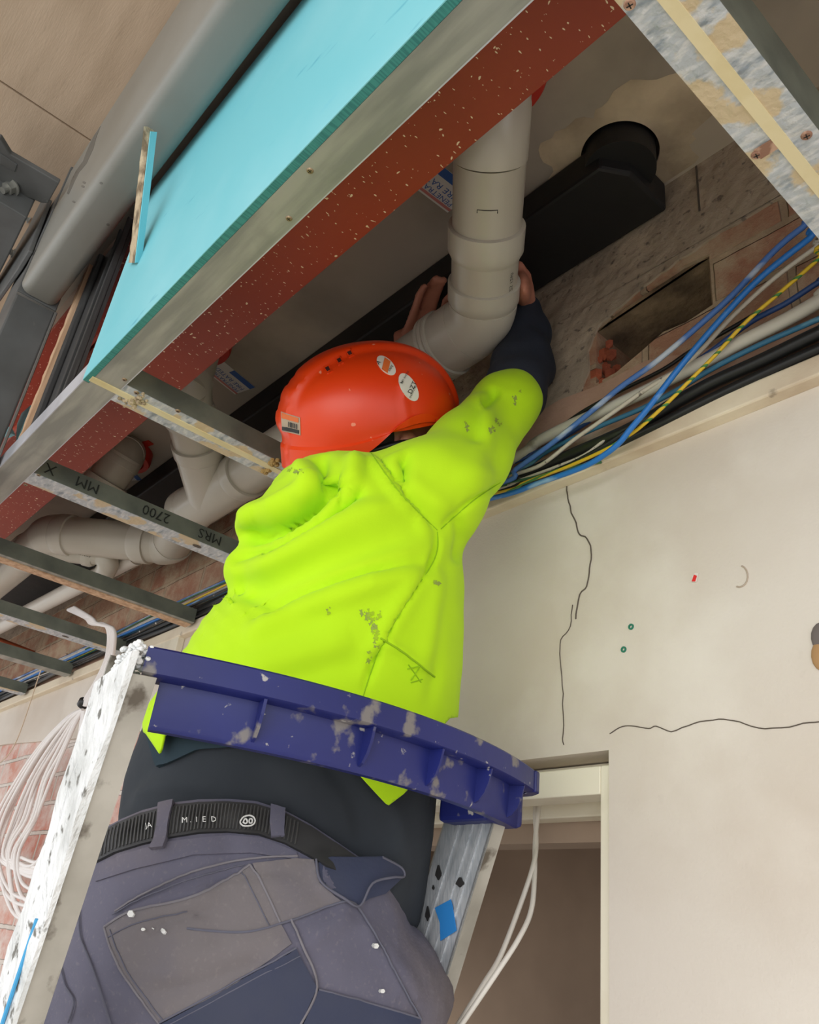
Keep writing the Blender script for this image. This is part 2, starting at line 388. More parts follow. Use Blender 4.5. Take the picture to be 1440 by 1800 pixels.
def brick_mat(name, c1, c2, cm, wash, washlo, washhi, sc=1.0):
    m = bpy.data.materials.new(name); m.use_nodes = True; n = m.node_tree; p = n.nodes['Principled BSDF']; p.inputs['Roughness'].default_value = .9
    tcn = n.nodes.new('ShaderNodeTexCoord'); sp = n.nodes.new('ShaderNodeSeparateXYZ'); cb = n.nodes.new('ShaderNodeCombineXYZ')
    n.links.new(tcn.outputs['Object'], sp.inputs[0]); n.links.new(sp.outputs['X'], cb.inputs['X']); n.links.new(sp.outputs['Z'], cb.inputs['Y'])
    nz0 = n.nodes.new('ShaderNodeTexNoise'); nz0.inputs['Scale'].default_value = 18; nz0.inputs['Detail'].default_value = 4
    n.links.new(tcn.outputs['Object'], nz0.inputs['Vector'])
    vm = n.nodes.new('ShaderNodeVectorMath'); vm.operation = 'SCALE'; vm.inputs['Scale'].default_value = .008; n.links.new(nz0.outputs['Color'], vm.inputs[0])
    va = n.nodes.new('ShaderNodeVectorMath'); va.operation = 'ADD'; n.links.new(cb.outputs[0], va.inputs[0]); n.links.new(vm.outputs[0], va.inputs[1])
    br = n.nodes.new('ShaderNodeTexBrick'); n.links.new(va.outputs[0], br.inputs['Vector'])
    br.inputs['Scale'].default_value = 1.0; br.inputs['Brick Width'].default_value = .24; br.inputs['Row Height'].default_value = .086
    br.inputs['Mortar Size'].default_value = .007; br.inputs['Mortar Smooth'].default_value = .3
    br.inputs['Color1'].default_value = (*lin(c1), 1); br.inputs['Color2'].default_value = (*lin(c2), 1); br.inputs['Mortar'].default_value = (*lin(cm), 1)
    nz = n.nodes.new('ShaderNodeTexNoise'); nz.inputs['Scale'].default_value = 9; nz.inputs['Detail'].default_value = 8; nz.inputs['Roughness'].default_value = .7
    n.links.new(tcn.outputs['Object'], nz.inputs['Vector'])
    r = n.nodes.new('ShaderNodeMapRange'); r.inputs['From Min'].default_value = washlo; r.inputs['From Max'].default_value = washhi; n.links.new(nz.outputs['Fac'], r.inputs['Value'])
    mx = n.nodes.new('ShaderNodeMix'); mx.data_type = 'RGBA'; n.links.new(r.outputs[0], mx.inputs['Factor']); n.links.new(br.outputs['Color'], mx.inputs['A']); mx.inputs['B'].default_value = (*lin(wash), 1)
    n.links.new(mx.outputs['Result'], p.inputs['Base Color'])
    b = n.nodes.new('ShaderNodeBump'); b.inputs['Strength'].default_value = .8; b.inputs['Distance'].default_value = .012
    ad = n.nodes.new('ShaderNodeMath'); ad.operation = 'SUBTRACT'; n.links.new(nz.outputs['Fac'], ad.inputs[0]); n.links.new(br.outputs['Fac'], ad.inputs[1])
    n.links.new(ad.outputs[0], b.inputs['Height']); n.links.new(b.outputs[0], p.inputs['Normal']); return m
m_brick = brick_mat('rough_brick', (164, 112, 88), (172, 132, 106), (160, 138, 114), (190, 166, 138), .42, .60)
m_brickw = brick_mat('washed_brick', (200, 130, 112), (208, 150, 132), (206, 196, 184), (222, 212, 204), .38, .62)
m_orange = mat('broken_brick', (176, 92, 62), .95, layers=[((140, 70, 50), 20, .4, .65, 5)], bump=(40, .8, .01))
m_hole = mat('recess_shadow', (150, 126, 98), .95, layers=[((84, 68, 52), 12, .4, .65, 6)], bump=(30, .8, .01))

DX0, DX1, DZ = -1.56, -0.676, 2.021            # door opening in the wall
b = MB()
WX0, WX1, TH = -7.0, 2.2, 0.17
BX0, BX1, BZ = -7.0, -1.62, 2.235              # where the plaster has come off below
zt = 2.470
b.box((DX1, WY, 0), (WX1, WY + TH, zt)); b.box((DX0, WY, DZ), (DX1, WY + TH, zt)); b.box((-1.72, WY, 0), (DX0, WY + TH, zt))
# broken lower edge of the render on the left
e = [(-1.72, 2.10), (-1.80, 2.17), (-1.95, 2.205), (-2.2, 2.215), (-2.55, 2.235), (-2.9, 2.262), (-3.4, 2.30), (-4.2, 2.33), (-7.0, 2.33)]
b.prism([(x, WY, z) for x, z in e] + [(-7.0, WY, zt), (-1.72, WY, zt)], (0, .012, 0))
wall = b.build('wall_right', m_wall); tag(wall, 'pale cracked plaster wall with doorway, to the right of the worker', kind='structure')
b = MB(); b.box((-7.0, WY + .010, 0), (-1.70, WY + TH, zt)); b.build('exposed_brickwork', m_brickw, wall)
# band of rough brick above the trim, with one course knocked out
hx0, hx1, hz0, hz1 = -0.700, -0.484, 2.655, 2.770
b = MB(); zb0, zb1 = zt, 2.800
b.box((WX0, WY, zb0), (hx0, WY + TH, zb1)); b.box((hx1, WY, zb0), (WX1, WY + TH, zb1))
rim = [(hx0, hz0 - .03), (-0.66, hz0 - .028), (-0.615, hz0 - .012), (-0.57, hz0 + .006), (-0.53, hz0 + .002), (hx1, hz0 + .010)]
b.prism([(hx0, WY, zb0), (hx1, WY, zb0)] + [(x, WY, z) for x, z in rim[::-1]], (0, TH, 0))
rim2 = [(hx0, hz1 - .030), (-0.66, hz1 - .012), (-0.60, hz1 - .004), (-0.53, hz1 + .004), (hx1, hz1 - .002)]
b.prism([(x, WY, z) for x, z in rim2] + [(hx1, WY, zb1), (hx0, WY, zb1)], (0, TH, 0))
b.build('brick_band', m_brick, wall)
b = MB(); b.box((hx0 - .02, WY + .12, hz0 - .05), (hx1 + .02, WY + TH, hz1 + .02)); b.box((hx0, WY + .004, hz1 - .034), (hx1, WY + TH, hz1 - .0305)) if False else b.prism([(x, WY + .004, z - .0035) for x, z in rim2] + [(hx1 - .0005, WY + .004, hz1 - .0005), (hx0, WY + .004, hz1 - .028)], (0, .12, 0)); b.box((hx1 - .004, WY + .004, hz0), (hx1 - .0006, WY + .125, hz1 - .004)); b.build('recess_shade_lining', m_hole, wall)  # recess back, plus thin plates added so the hole's colour carries its shade
b = MB()
for q in range(16):
    c = (hx0 - .010 + .035 * random.random(), WY + .002 + .04 * random.random(), hz0 - .035 + .09 * random.random())
    b.ball(c, .006 + .009 * random.random(), 3, (1, .8, 1.1))
b.build('broken_brick_edge', m_orange, wall)
# ragged skim of render smeared over the lowest bricks
b = MB(); top = []
for i in range(61):
    x = WX1 - .2 - i * (WX1 - .2 + 3.2) / 60
    top.append((x, WY - .006, 2.565 + .055 * math.exp(-((x + .76) / .24) ** 4) + .04 * noise.noise(Vector((x * 5, 0, 1))) + .02 * noise.noise(Vector((x * 17, 3, 1)))))
m_smear = mat('render_smear', (196, 160, 138), .9, layers=[((170, 132, 110), 6, .45, .7, 6), ((206, 188, 168), 14, .55, .7, 6)], bump=(40, .5, .006))
b.prism([(top[0][0], WY - .006, zt)] + top + [(top[-1][0], WY - .006, zt)], (0, .007, 0)); b.build('render_skim', m_smear, wall)
b = MB(); b.box((WX0, WY - .004, 2.800), (WX1, WY + TH, ZC))
low = [(-.30, 2.801), (-.36, 2.797), (-.45, 2.795), (-.52, 2.786), (-.58, 2.778), (-.64, 2.764), (-.695, 2.742), (-.715, 2.70), (-.712, 2.655), (-.735, 2.61), (-.80, 2.572), (-.95, 2.56), (-1.2, 2.575), (-1.32, 2.62), (-1.40, 2.70), (-1.46, 2.801)]
lw = []
for (xa_, za_), (xb_, zb_) in zip(low, low[1:]):
    for t in np.linspace(0, 1, 6, endpoint=False):
        x_, z_ = xa_ + (xb_ - xa_) * t, za_ + (zb_ - za_) * t; lw.append((x_, WY - .004, min(z_ + .007 * noise.noise(Vector((x_ * 40, z_ * 40, 2))), 2.801)))
b.prism(lw + [(-1.46, WY - .004, 2.801)], (0, .0045, 0)); b.build('concrete_lintel', m_agg, wall)
b = MB(); x = pY(1228, 340, WY - .004)[0]; b.box((x - .0015, WY - .0055, 2.865), (x + .0015, WY - .003, 2.972)); b.build('formwork_joint', m_crack, wall)
# cracks: thin dark slits lying in the plaster
def crack(px, w, name='crack'):
    P = smoothpath([pY(x, y, WY - .0006) for x, y in px], 4); out = []
    for q in P: out.append(q + np.array([.0022 * noise.noise(Vector(q * 60)), 0, .0022 * noise.noise(Vector(q * 55 + np.array([5, 5, 5])))]))
    bb = MB(); bb.tube(out, w, 5); return bb.build(name, m_crack, wall)
crack([(996, 838), (998, 870), (1003, 895), (1012, 920), (1020, 940), (1033, 948), (1040, 975), (1036, 1005), (1032, 1030), (1020, 1045), (1012, 1088)], .0012)
crack([(1006, 1062), (1003, 1100), (987, 1125), (985, 1160), (990, 1220), (990, 1290), (992, 1308)], .0008)
crack([(1072, 1290), (1090, 1280), (1110, 1275), (1140, 1280), (1155, 1276), (1180, 1286), (1220, 1272), (1265, 1265), (1300, 1270), (1345, 1282), (1400, 1275), (1440, 1268)], .0007)
crack([(1030, 660), (1024, 690), (1022, 715)], .0008)
arc = [(1300 + 15 * math.cos(t), 1013 + 19 * math.sin(t)) for t in np.linspace(-1.3, 1.9, 10)]
b = MB(); b.tube([pY(x, y, WY - .0002) for x, y in arc], .0012, 5); b.build('ring_mark', mat('ring_stain', (176, 160, 142), .9), wall)

b = MB(); b.box((WX0, .878, 2.447), (WX1, WY + .002, 2.478))
tag(b.build('trim_1', m_trim, bevel=.003), 'cream edge trim along the top of the plaster', kind='structure')
# slab, soffit, floor, room behind the door
HX, HY, HR = -0.568, 0.790, 0.064
b = MB(); X0, X1, Y0, Y1 = -7.0, 2.2, .262, 1.07
cx0, cx1, cy0, cy1 = HX - .1, HX + .1, HY - .1, HY + .1
for lo, hi in (((X0, Y0), (cx0, Y1)), ((cx1, Y0), (X1, Y1)), ((cx0, Y0), (cx1, cy0)), ((cx0, cy1), (cx1, Y1))):
    b.box((lo[0], lo[1], ZC), (hi[0], hi[1], ZC + .16))
N = 32; ring = [(HX + HR * math.cos(2 * math.pi * i / N), HY + HR * math.sin(2 * math.pi * i / N)) for i in range(N)]
def sq(i):
    a = 2 * math.pi * i / N; c, s_ = math.cos(a), math.sin(a); k = .1 / max(abs(c), abs(s_)); return (HX + k * c, HY + k * s_)
for i in range(N):
    j = (i + 1) % N; p0, p1, q0, q1 = ring[i], ring[j], sq(i), sq(j)
    b.add([(*p0, ZC), (*p1, ZC), (*q1, ZC), (*q0, ZC)], [(0, 1, 2, 3)]); b.add([(*p0, ZC), (*p1, ZC), (*p1, ZC + .16), (*p0, ZC + .16)], [(0, 1, 2, 3)])
b.add([(cx0, cy0, ZC + .16), (cx1, cy0, ZC + .16), (cx1, cy1, ZC + .16), (cx0, cy1, ZC + .16)], [(0, 1, 2, 3)])
ceil = b.build('ceiling', m_slab); tag(ceil, 'dark concrete slab overhead with a round hole', kind='structure')
m_patch = mat('mortar_patch', (214, 194, 162), .95, layers=[((168, 150, 126), 7, .4, .62, 6)], bump=(14, .9, .01))
b = MB(); N2 = 64; inner = []; outer = []
for i in range(N2):
    a = 2 * math.pi * i / N2; k = .118 + .050 * noise.noise(Vector((math.cos(a) * 1.6, math.sin(a) * 1.6, 4))) + .02 * noise.noise(Vector((math.cos(a) * 6, math.sin(a) * 6, 9)))
    k = max(k, HR + .008); k = min(k, (WY - .01 - HY) / max(math.sin(a), 1e-3)) if math.sin(a) > 0 else k
    inner.append((HX + HR * math.cos(a), HY + HR * math.sin(a), ZC - .004)); outer.append((HX + k * 1.15 * math.cos(a), HY + k * math.sin(a), ZC - .0005))
b.add(inner + outer, [(i, (i + 1) % N2, N2 + (i + 1) % N2, N2 + i) for i in range(N2)]); b.build('mortar_patch', m_patch, ceil, smooth=60)
b = MB(); xj = pZ(75, 192, 3.21)[0]; b.box((-7, -1.5, 3.21), (xj - .003, .255, 3.222)); b.box((xj + .003, -1.5, 3.21), (2.2, .255, 3.222)); b.box((-7, -1.5, 3.235), (2.2, .255, 3.3))
tag(b.build('ceiling_soffit', m_soffit), 'tan fibre cement soffit boards over the verandah', kind='structure')
b = MB(); b.box((-14, -12, -.1), (6, 3.2, 0)); tag(b.build('floor', m_floor), 'grey paving', kind='structure')
b = MB(); b.box((-3.4, 2.6, 0), (.6, 2.7, 2.7)); b.box((-3.4, WY + TH, 0), (-3.3, 2.6, 2.7)); b.box((.5, WY + TH, 0), (.6, 2.6, 2.7))
b.box((-3.4, WY + TH, 2.7), (.6, 2.7, 2.8)); b.box((-3.3, WY + TH, 0), (-1.72, WY + TH + .01, 2.7)); b.box((DX1 + .02, WY + TH, 0), (.5, WY + TH + .01, 2.7)); b.box((DX0, WY + TH, 2.1), (DX1, WY + TH + .01, 2.7))
tag(b.build('wall_back', m_room), 'dim brown room seen through the doorway', kind='structure')
area('back_room_fill', (-2.9, 1.9, 1.2), (-.8, 2.0, 1.4), 1.2, 1.2, 7, (1.0, .97, .93))  # unseen fill lamp, added to brighten the closed room behind the door
# door frame
dr = thing('door_1', ((DX0 + DX1) / 2, WY + .05, 0), 'white painted door frame without a door', None); tag(dr, kind='structure')
b = MB(); b.box((DX0 + .018, WY + .006, 1.968), (DX1 - .018, WY + .050, 2.004)); b.box((DX0 + .018, WY + .050, 1.985), (DX1 - .018, WY + .12, DZ - .002)); b.box((DX0 + .018, WY + .086, 1.958), (DX1 - .018, WY + .119, 1.985)); b.build('door_head', m_cream, dr, bevel=.002)
b = MB(); b.box((DX1 - .018, WY + .006, 0), (DX1, WY + .12, 2.004)); b.build('door_jamb', m_cream, dr, bevel=.002)
b = MB(); b.box((DX0, WY + .006, 0), (DX0 + .018, WY + .12, 2.004)); b.build('door_jamb', m_cream, dr, bevel=.002)
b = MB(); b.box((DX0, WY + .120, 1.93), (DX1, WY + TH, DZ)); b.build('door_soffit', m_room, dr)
# ------------------------------------------------------------------ steel, sheets and ceiling framing
m_rhs = mat('grey_steel_paint', (138, 138, 132), .42, layers=[((128, 126, 118), 3, .4, .7, 4)], bump=(200, .06, .001))
m_dark = mat('charcoal_steel', (92, 94, 94), .5, layers=[((74, 75, 74), 8, .4, .7, 5), ((130, 130, 126), 30, .68, .8, 5, (1, 1, 1), .6)])
m_blackst = mat('black_steel', (62, 62, 62), .45, layers=[((90, 90, 88), 20, .55, .8, 6, (6, 6, .6))])
m_red = mat('red_oxide', (156, 60, 36), .55, layers=[((138, 48, 32), 2.2, .4, .7, 4), ((238, 214, 182), 260, .715, .73, 1, (1, .45, 1)), ((238, 214, 182), 130, .745, .76, 1, (.6, 1, 1))], bump=(90, .1, .002))
m_teal = mat('aqua_sheet', (118, 200, 212), .55, layers=[((146, 212, 222), 2.4, .4, .65, 4), ((60, 160, 186), 26, .66, .72, 3, (.28, 1, 1.2), .75), ((60, 172, 208), 3.2, .62, .70, 3, (.8, 1, 2), .6)])
m_tealedge = mat('aqua_sheet_edge', (62, 140, 132), .8, layers=[((48, 120, 116), 420, .45, .6, 1, (1, .05, .05))])
m_gyp = mat('gypsum_core', (196, 178, 148), .95, layers=[((120, 104, 82), 40, .45, .62, 5)], bump=(70, .9, .006))
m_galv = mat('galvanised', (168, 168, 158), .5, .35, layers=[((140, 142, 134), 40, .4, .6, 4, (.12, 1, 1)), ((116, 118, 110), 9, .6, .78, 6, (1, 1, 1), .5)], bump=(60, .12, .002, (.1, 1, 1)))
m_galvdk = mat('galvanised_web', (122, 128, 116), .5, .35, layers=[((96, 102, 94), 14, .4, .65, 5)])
m_galvcr = mat('galvanised_crusted', (184, 190, 194), .5, .2, layers=[((208, 210, 210), 44, .46, .6, 5, (1, 3, 1)), ((142, 152, 160), 30, .54, .66, 6, (1, 2.4, 1)), ((206, 188, 154), 17, .53, .57, 8)], bump=(46, .8, .007))
m_strip = mat('tape_strip', (228, 214, 172), .7, layers=[((206, 186, 130), 10, .5, .75, 6)])
m_screw = mat('screw_zinc', (150, 130, 104), .4, .7)
m_rust = mat('screw_rust', (150, 112, 92), .7, .2, layers=[((196, 160, 136), 60, .5, .6, 4)])
m_wood = mat('raw_timber', (214, 180, 146), .8, layers=[((180, 142, 110), 9, .4, .65, 5, (8, 8, .5))], bump=(30, .4, .004, (6, 6, .6)))

# grey hollow section along the shopfront
def rrect(w, h, r, n=6):
    P = []
    for cx, cy, a0 in ((w / 2 - r, h / 2 - r, 0), (-w / 2 + r, h / 2 - r, 90), (-w / 2 + r, -h / 2 + r, 180), (w / 2 - r, -h / 2 + r, 270)):
        for i in range(n + 1): a = math.radians(a0 + 90 * i / n); P.append((cx + r * math.cos(a), cy + r * math.sin(a)))
    return P
RZ0 = 2.83
bx = thing('steel_beam', (-.3, .18, RZ0), 'thick grey painted hollow steel beam in front of the aqua sheet', 'steel beam')
xe = pZ(60, 522, RZ0)[0]; BH = .36
b = MB()
pth = [np.array([1.2, .176, RZ0 + BH / 2]), np.array([xe, .188, RZ0 + BH / 2])]
b.sweep(pth, rrect(.074, BH, .020)); bt_ = b.build('beam_tube', m_rhs, bx, smooth=30)
skb = Skin(np.array(b.v), b.f)
m_scr = mat('bare_scrape', (112, 110, 104), .6, .3)
patch(skb, [(177, 222), (170, 240), (164, 262), (158, 275), (152, 288), (140, 302), (132, 318), (121, 342), (118, 340), (126, 316), (134, 300), (146, 284), (152, 268), (160, 250), (166, 238)], .0005, .0004, 'paint_scrape', m_scr, bx, 5)
for q in ((148, 321), (146, 328), (178, 322), (130, 355), (190, 395)): patch(skb, disc(q[0], q[1], 3, 2, .4, 8), .0005, .0004, 'paint_chip', m_scr, bx, 4)
b = MB(); b.hexa((xe - .012, .148, RZ0 - .004), (xe - .002, .148, RZ0 - .004), (xe - .002, .228, RZ0 - .004), (xe - .012, .228, RZ0 - .004), (0, 0, BH)); b.build('end_plate', m_dark, bx, bevel=.002)
# charcoal post below the beam's end
po = thing('steel_post', (xe - .09, .19, 0), 'charcoal steel post under the end of the grey beam', 'post')
b = MB(); b.box((xe - .14, .150, 0), (xe - .006, .228, RZ0 + .30)); b.build('shaft', m_dark, po, bevel=.004)
b = MB(); b.tube([(xe - .0055, .2295, .5), (xe - .0055, .2295, 2.2), (xe - .004, .231, 2.55), (xe - .0055, .2295, RZ0 - .006), (xe - .0055, .150, RZ0 - .006)], .003, 6); b.build('weld_bead', mat('weld', (120, 118, 114), .5, .4), po)
b = MB(); b.box((xe - .20, .10, -.0), (xe + .05, .28, .012)); b.build('base_plate', m_dark, po)
# bracket plates bolted to the beam, on the street side
br_ = thing('beam_bracket', pZ(50, 300, 3.05), 'dark steel angle bracket with a large bolt, under the soffit beside the grey beam', 'bracket')
A = [pZ(-30, 235, 3.05), pZ(0, 243, 3.05), pZ(18, 272, 3.05), pZ(104, 322, 3.05), pZ(84, 358, 3.05), pZ(72, 357, 3.05), pZ(52, 348, 3.05), pZ(22, 350, 3.05), pZ(0, 322, 3.05), pZ(-30, 300, 3.05)]
b = MB(); b.prism(A, (0, 0, .012)); b.build('plate', m_dark, br_, bevel=.002)
b = MB(); b.prism([pZ(0, 270, 3.048), pZ(30, 290, 3.048), pZ(26, 303, 3.048), pZ(0, 288, 3.048)], (0, 0, .003)); b.build('raised_pad', m_dark, br_, bevel=.001)
def hexbolt(parent, c, ax, r=.011, h=.010, name='bolt'):
    ax = _n(np.asarray(ax, float)); u, v = frame_u(ax, (1, .2, .1)); b = MB()
    for rr, l0, l1, n in ((r * 1.45, 0, .003, 20), (r, .003, .003 + h, 6), (r * .55, .003 + h, .003 + h * 2.0, 12)):
        b.prism([np.asarray(c) + ax * l0 + rr * (math.cos(2 * math.pi * i / n) * u + math.sin(2 * math.pi * i / n) * v) for i in range(n)], ax * (l1 - l0))
    return b.build(name, m_zinc, parent)
m_zinc = mat('zinc_bolt', (150, 150, 144), .4, .6)
hexbolt(br_, pZ(21, 328, 3.049), (.1, -.5, -1), .013, .012)
cp = thing('bolted_plate', pY(40, 430, .140), 'narrow dark steel plate with two small bolts along the grey beam', 'plate')
b = MB(); b.prism([pY(85, 349, .138), pY(74, 349, .138), pY(50, 398, .138), pY(-30, 535, .138), pY(-30, 560, .138), pY(32, 470, .138), pY(50, 440, .138)], (0, .009, 0)); b.build('plate', m_dark, cp, bevel=.002)
for q in ((52, 386), (24, 446)): hexbolt(cp, pY(q[0], q[1], .138), (0, -1, 0), .008, .008)
cv = thing('box_gutter', pZ(0, 440, 3.0), 'flat charcoal box section at the far left under the soffit', 'box section')
b = MB(); b.prism([pZ(-60, 322, 3.0), pZ(0, 356, 3.0), pZ(47, 384, 3.0), pZ(25, 430, 3.0), pZ(-10, 500, 3.0), pZ(-60, 580, 3.0)], (0, 0, .08)); b.build('box', m_dark, cv, bevel=.003)

# red steel beam
rb = thing('red_steel_beam', (-1.8, .4, 2.72), 'red oxide painted steel beam running along above the ceiling track', 'steel beam')
b = MB(); b.box((-6.5, .275, 2.650), (1.2, .4475, 2.664)); b.build('bottom_flange', m_red, rb, bevel=.002)
b = MB(); b.box((-6.5, .356, 2.664), (1.2, .366, 2.955)); b.build('web', m_red, rb)
b = MB(); b.box((-6.5, .275, 2.955), (1.2, .4475, 2.972)); b.build('top_flange', m_red, rb)

# aqua sheet fixed to the track
ts = thing('wall_sheet', (-.4, .238, 2.47), 'large aqua blue wall sheet standing on the ceiling track', 'wall sheet')
xt = -1.134
b = MB(); b.box((xt, .2375, 2.4605), (1.2, .2385, 2.870)); b.build('sheet_face', m_teal, ts)
b = MB(); b.box((xt, .2386, 2.4605), (1.2, .2475, 2.870)); b.build('sheet_core', m_tealedge, ts)
of = thing('sheet_offcut', (-1.0, .21, 2.6), 'torn strip of aqua board standing between the grey beam and the sheet', 'offcut')
q0, q1 = pZ(253, 222, 2.812), pZ(263, 231, 2.812); q3, q2 = pY(226, 462, .232), pY(236, 462, .232)
dr_ = _n(ray(250, 340)) * .012 + RM[:, 0] * .010
b = MB(); ja = []
for i in range(25):
    t = i / 24; j = .0012 * noise.noise(Vector((t * 14, 1, 3))); A_ = q0 * (1 - t) + q3 * t + RM[:, 0] * j; B_ = q1 * (1 - t) + q2 * t + RM[:, 0] * .0008 * noise.noise(Vector((t * 17, 5, 3))); ja.append([A_, B_, B_ + dr_, A_ + dr_ * .6])
for u_, v_ in zip(ja, ja[1:]): b.add(u_ + v_, [(0, 1, 5, 4), (1, 2, 6, 5), (2, 3, 7, 6), (3, 0, 4, 7)])
b.add(ja[0] + ja[-1], [(3, 2, 1, 0), (4, 5, 6, 7)]); b.build('core', m_gyp, of)
e_ = RM[:, 0] * .0007; b = MB(); b.hexa(q1 + e_, q1 + dr_ + e_, q2 + dr_ + e_, q2 + e_, RM[:, 0] * .0009); b.build('paper_face', m_teal, of)

# vertical dark channel, timber batten and aqua scraps left of the sheet
ch = thing('channel_stud', (-1.3, .26, 2.47), 'upright dark steel channel left of the aqua sheet', 'channel')
c0 = pY(62, 760, .262); c1 = pY(119, 700, .262); xa, xb = c0[0], c1[0]
b = MB(); b.box((xa, .262, 2.49), (xb, .268, 2.95)); b.build('web', m_blackst, ch)
b = MB(); b.box((xa, .250, 2.49), (xa + .018, .262, 2.95)); b.build('flange', m_blackst, ch, bevel=.003)
b = MB(); b.box((xb - .05, .252, 2.49), (xb - .044, .262, 2.95)); b.box((xb - .004, .250, 2.49), (xb, .262, 2.95)); b.build('rib', m_blackst, ch, bevel=.003)
s_ = MB(); s_.ball((xb - .02, .261, 2.512), .005, 5, (1, .5, 1)); s_.build('screw', m_screw, ch)
bt = thing('timber_batten', (xa - .03, .25, 2.47), 'splintered raw timber batten beside the dark upright channel', 'timber')
b = MB(); rows = []
for i in range(30):
    z = 2.49 + .45 * i / 29; j = .003 * noise.noise(Vector((0, z * 40, 2))); k = .003 * noise.noise(Vector((4, z * 60, 2)))
    rows.append([(xa - .040 + k, .246 + j, z), (xa - .018, .246, z), (xa - .018, .262, z), (xa - .040 + k, .262, z)])
for i in range(29):
    A_, B_ = rows[i], rows[i + 1]; b.add(A_ + B_, [(0, 1, 5, 4), (1, 2, 6, 5), (2, 3, 7, 6), (3, 0, 4, 7)])
b.add(rows[0] + rows[-1], [(3, 2, 1, 0), (4, 5, 6, 7)]); b.build('batten', m_wood, bt)
sc_ = MB(); sc_.prism([pY(54, 712, .256), pY(50, 725, .256), pY(28, 778, .256), pY(30, 745, .256), pY(38, 726, .256)], (0, .008, 0))
tag(sc_.build('sheet_scrap', m_teal), 'small aqua board scrap at the foot of the timber batten', 'scrap')
sc_ = MB(); sc_.prism([pY(15, 750, .25), pY(20, 762, .25), pY(6, 768, .25), pY(4, 758, .25)], (0, .008, 0))
tag(sc_.build('sheet_scrap', m_teal), 'tiny aqua scrap at the far left beside the charcoal post', 'scrap')

# ceiling track along the sheet
tr = thing('ceiling_track', (-1.6, .265, 2.46), 'wide galvanised ceiling track running under the aqua sheet and red beam', 'track')
b = MB(); b.box((-4.2, .2400, 2.460), (xt - .001, .2880, 2.4615)); b.box((xt - .001, .2478, 2.460), (1.2, .2880, 2.4615)); b.build('track_base', m_galv, tr)
b = MB(); b.box((-4.2, .2385, 2.460), (xt - .002, .2400, 2.494)); b.box((-4.2, .2880, 2.460), (1.2, .2895, 2.494)); b.build('track_flange', mat('galvanised_bright', (196, 198, 204), .45, .3, layers=[((170, 172, 178), 12, .4, .7, 5)]), tr)
def screw(parent, c, r=.0045, m_=m_screw, ax=(0, 0, -1)):
    ax = _n(np.asarray(ax, float)); u, v = frame_u(ax, (1, .2, .1)); b = MB(); c = np.asarray(c)
    n = 14; ring0 = [c + r * (math.cos(2 * math.pi * i / n) * u + math.sin(2 * math.pi * i / n) * v) for i in range(n)]
    ring1 = [c + ax * r * .35 + r * .75 * (math.cos(2 * math.pi * i / n) * u + math.sin(2 * math.pi * i / n) * v) for i in range(n)]
    b.add(ring0 + ring1, [(i, (i + 1) % n, n + (i + 1) % n, n + i) for i in range(n)] + [tuple(range(n, 2 * n))])
    b.cur = 1
    for d_, e_ in ((u, v), (v, u)): b.hexa(*[c + ax * (r * .30) + d_ * (r * .55 * a) + e_ * (r * .10 * bb) for a, bb in ((-1, -1), (1, -1), (1, 1), (-1, 1))], ax * r * .10)
    return b.build('screw', [m_, mat('screw_slot', (40, 36, 32), .7)], parent)
for x, y in ((508, 384), (219, 667), (68, 835), (45, 852), (545, 300)): screw(tr, pZ(x, y, 2.460), .004)

# cross joists from the track to the wall
def joist(x0, x1, label, holes=(), strip=None, crust=True, y0=.2895, y1=.868, h=.036):
    j = thing('ceiling_joist', ((x0 + x1) / 2, y0, 2.46), label, 'joist', 'galvanised joists of the ceiling frame')
    b = MB(); n = 40
    b.box((x0, y0, 2.4600), (x1, y1, 2.4612)); b.build('bottom_flange', m_galvcr if crust else m_galv, j)
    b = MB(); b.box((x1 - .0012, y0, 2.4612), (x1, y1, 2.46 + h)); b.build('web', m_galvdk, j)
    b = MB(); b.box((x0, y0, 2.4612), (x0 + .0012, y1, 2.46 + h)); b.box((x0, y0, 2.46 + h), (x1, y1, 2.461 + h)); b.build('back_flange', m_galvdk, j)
    if strip:
        b = MB(); b.box((strip[0], y0 - (.045 if strip[2] else 0), 2.4585), (strip[1], y1, 2.4600)); b.build('paper_strip', m_strip, j)
    for y in holes:
        b = MB(); c = ((x0 + x1) / 2 + .003, y, 2.4598); b.prism([(c[0] + .006 * math.cos(t), c[1] + .010 * math.sin(t), c[2]) for t in np.linspace(0, 2 * math.pi, 16, endpoint=False)], (0, 0, -.0006)); b.build('slot_hole', m_crack, j)
    return j
j0 = joist(-.245, -.186, 'nearest galvanised joist at upper right, crusted with adhesive and a cream strip', strip=(-.2205, -.2085, False), h=.075, y1=.876)
screw(j0, pZ(1107, 8, 2.460), .0052, m_rust); screw(j0, pZ(1330, 272, 2.460), .0052, m_rust); screw(j0, pZ(1418, 238, 2.460), .0052, m_rust)
b = MB(); q = pZ(1345, 262, 2.4598); b.box((q[0] - .008, q[1] - .006, 2.4588), (q[0] + .012, q[1] + .007, 2.4600)); b.build('rust_stain', m_rust, j0)
j1 = joist(-1.150, -1.093, 'joist with a yellow strip running behind the orange helmet', strip=(-1.126, -1.112, True))
for x, y in ((240, 690), (313, 722)): screw(j1, pZ(x, y, 2.460), .0045)
b = MB()
for q in range(46):
    c = pZ(233 + random.gauss(0, 10), 705 + random.gauss(0, 5), 2.459); b.ball(c, .0035 * random.uniform(.5, 1.3), 3)
b.build('glue_blob', m_gyp, j1)
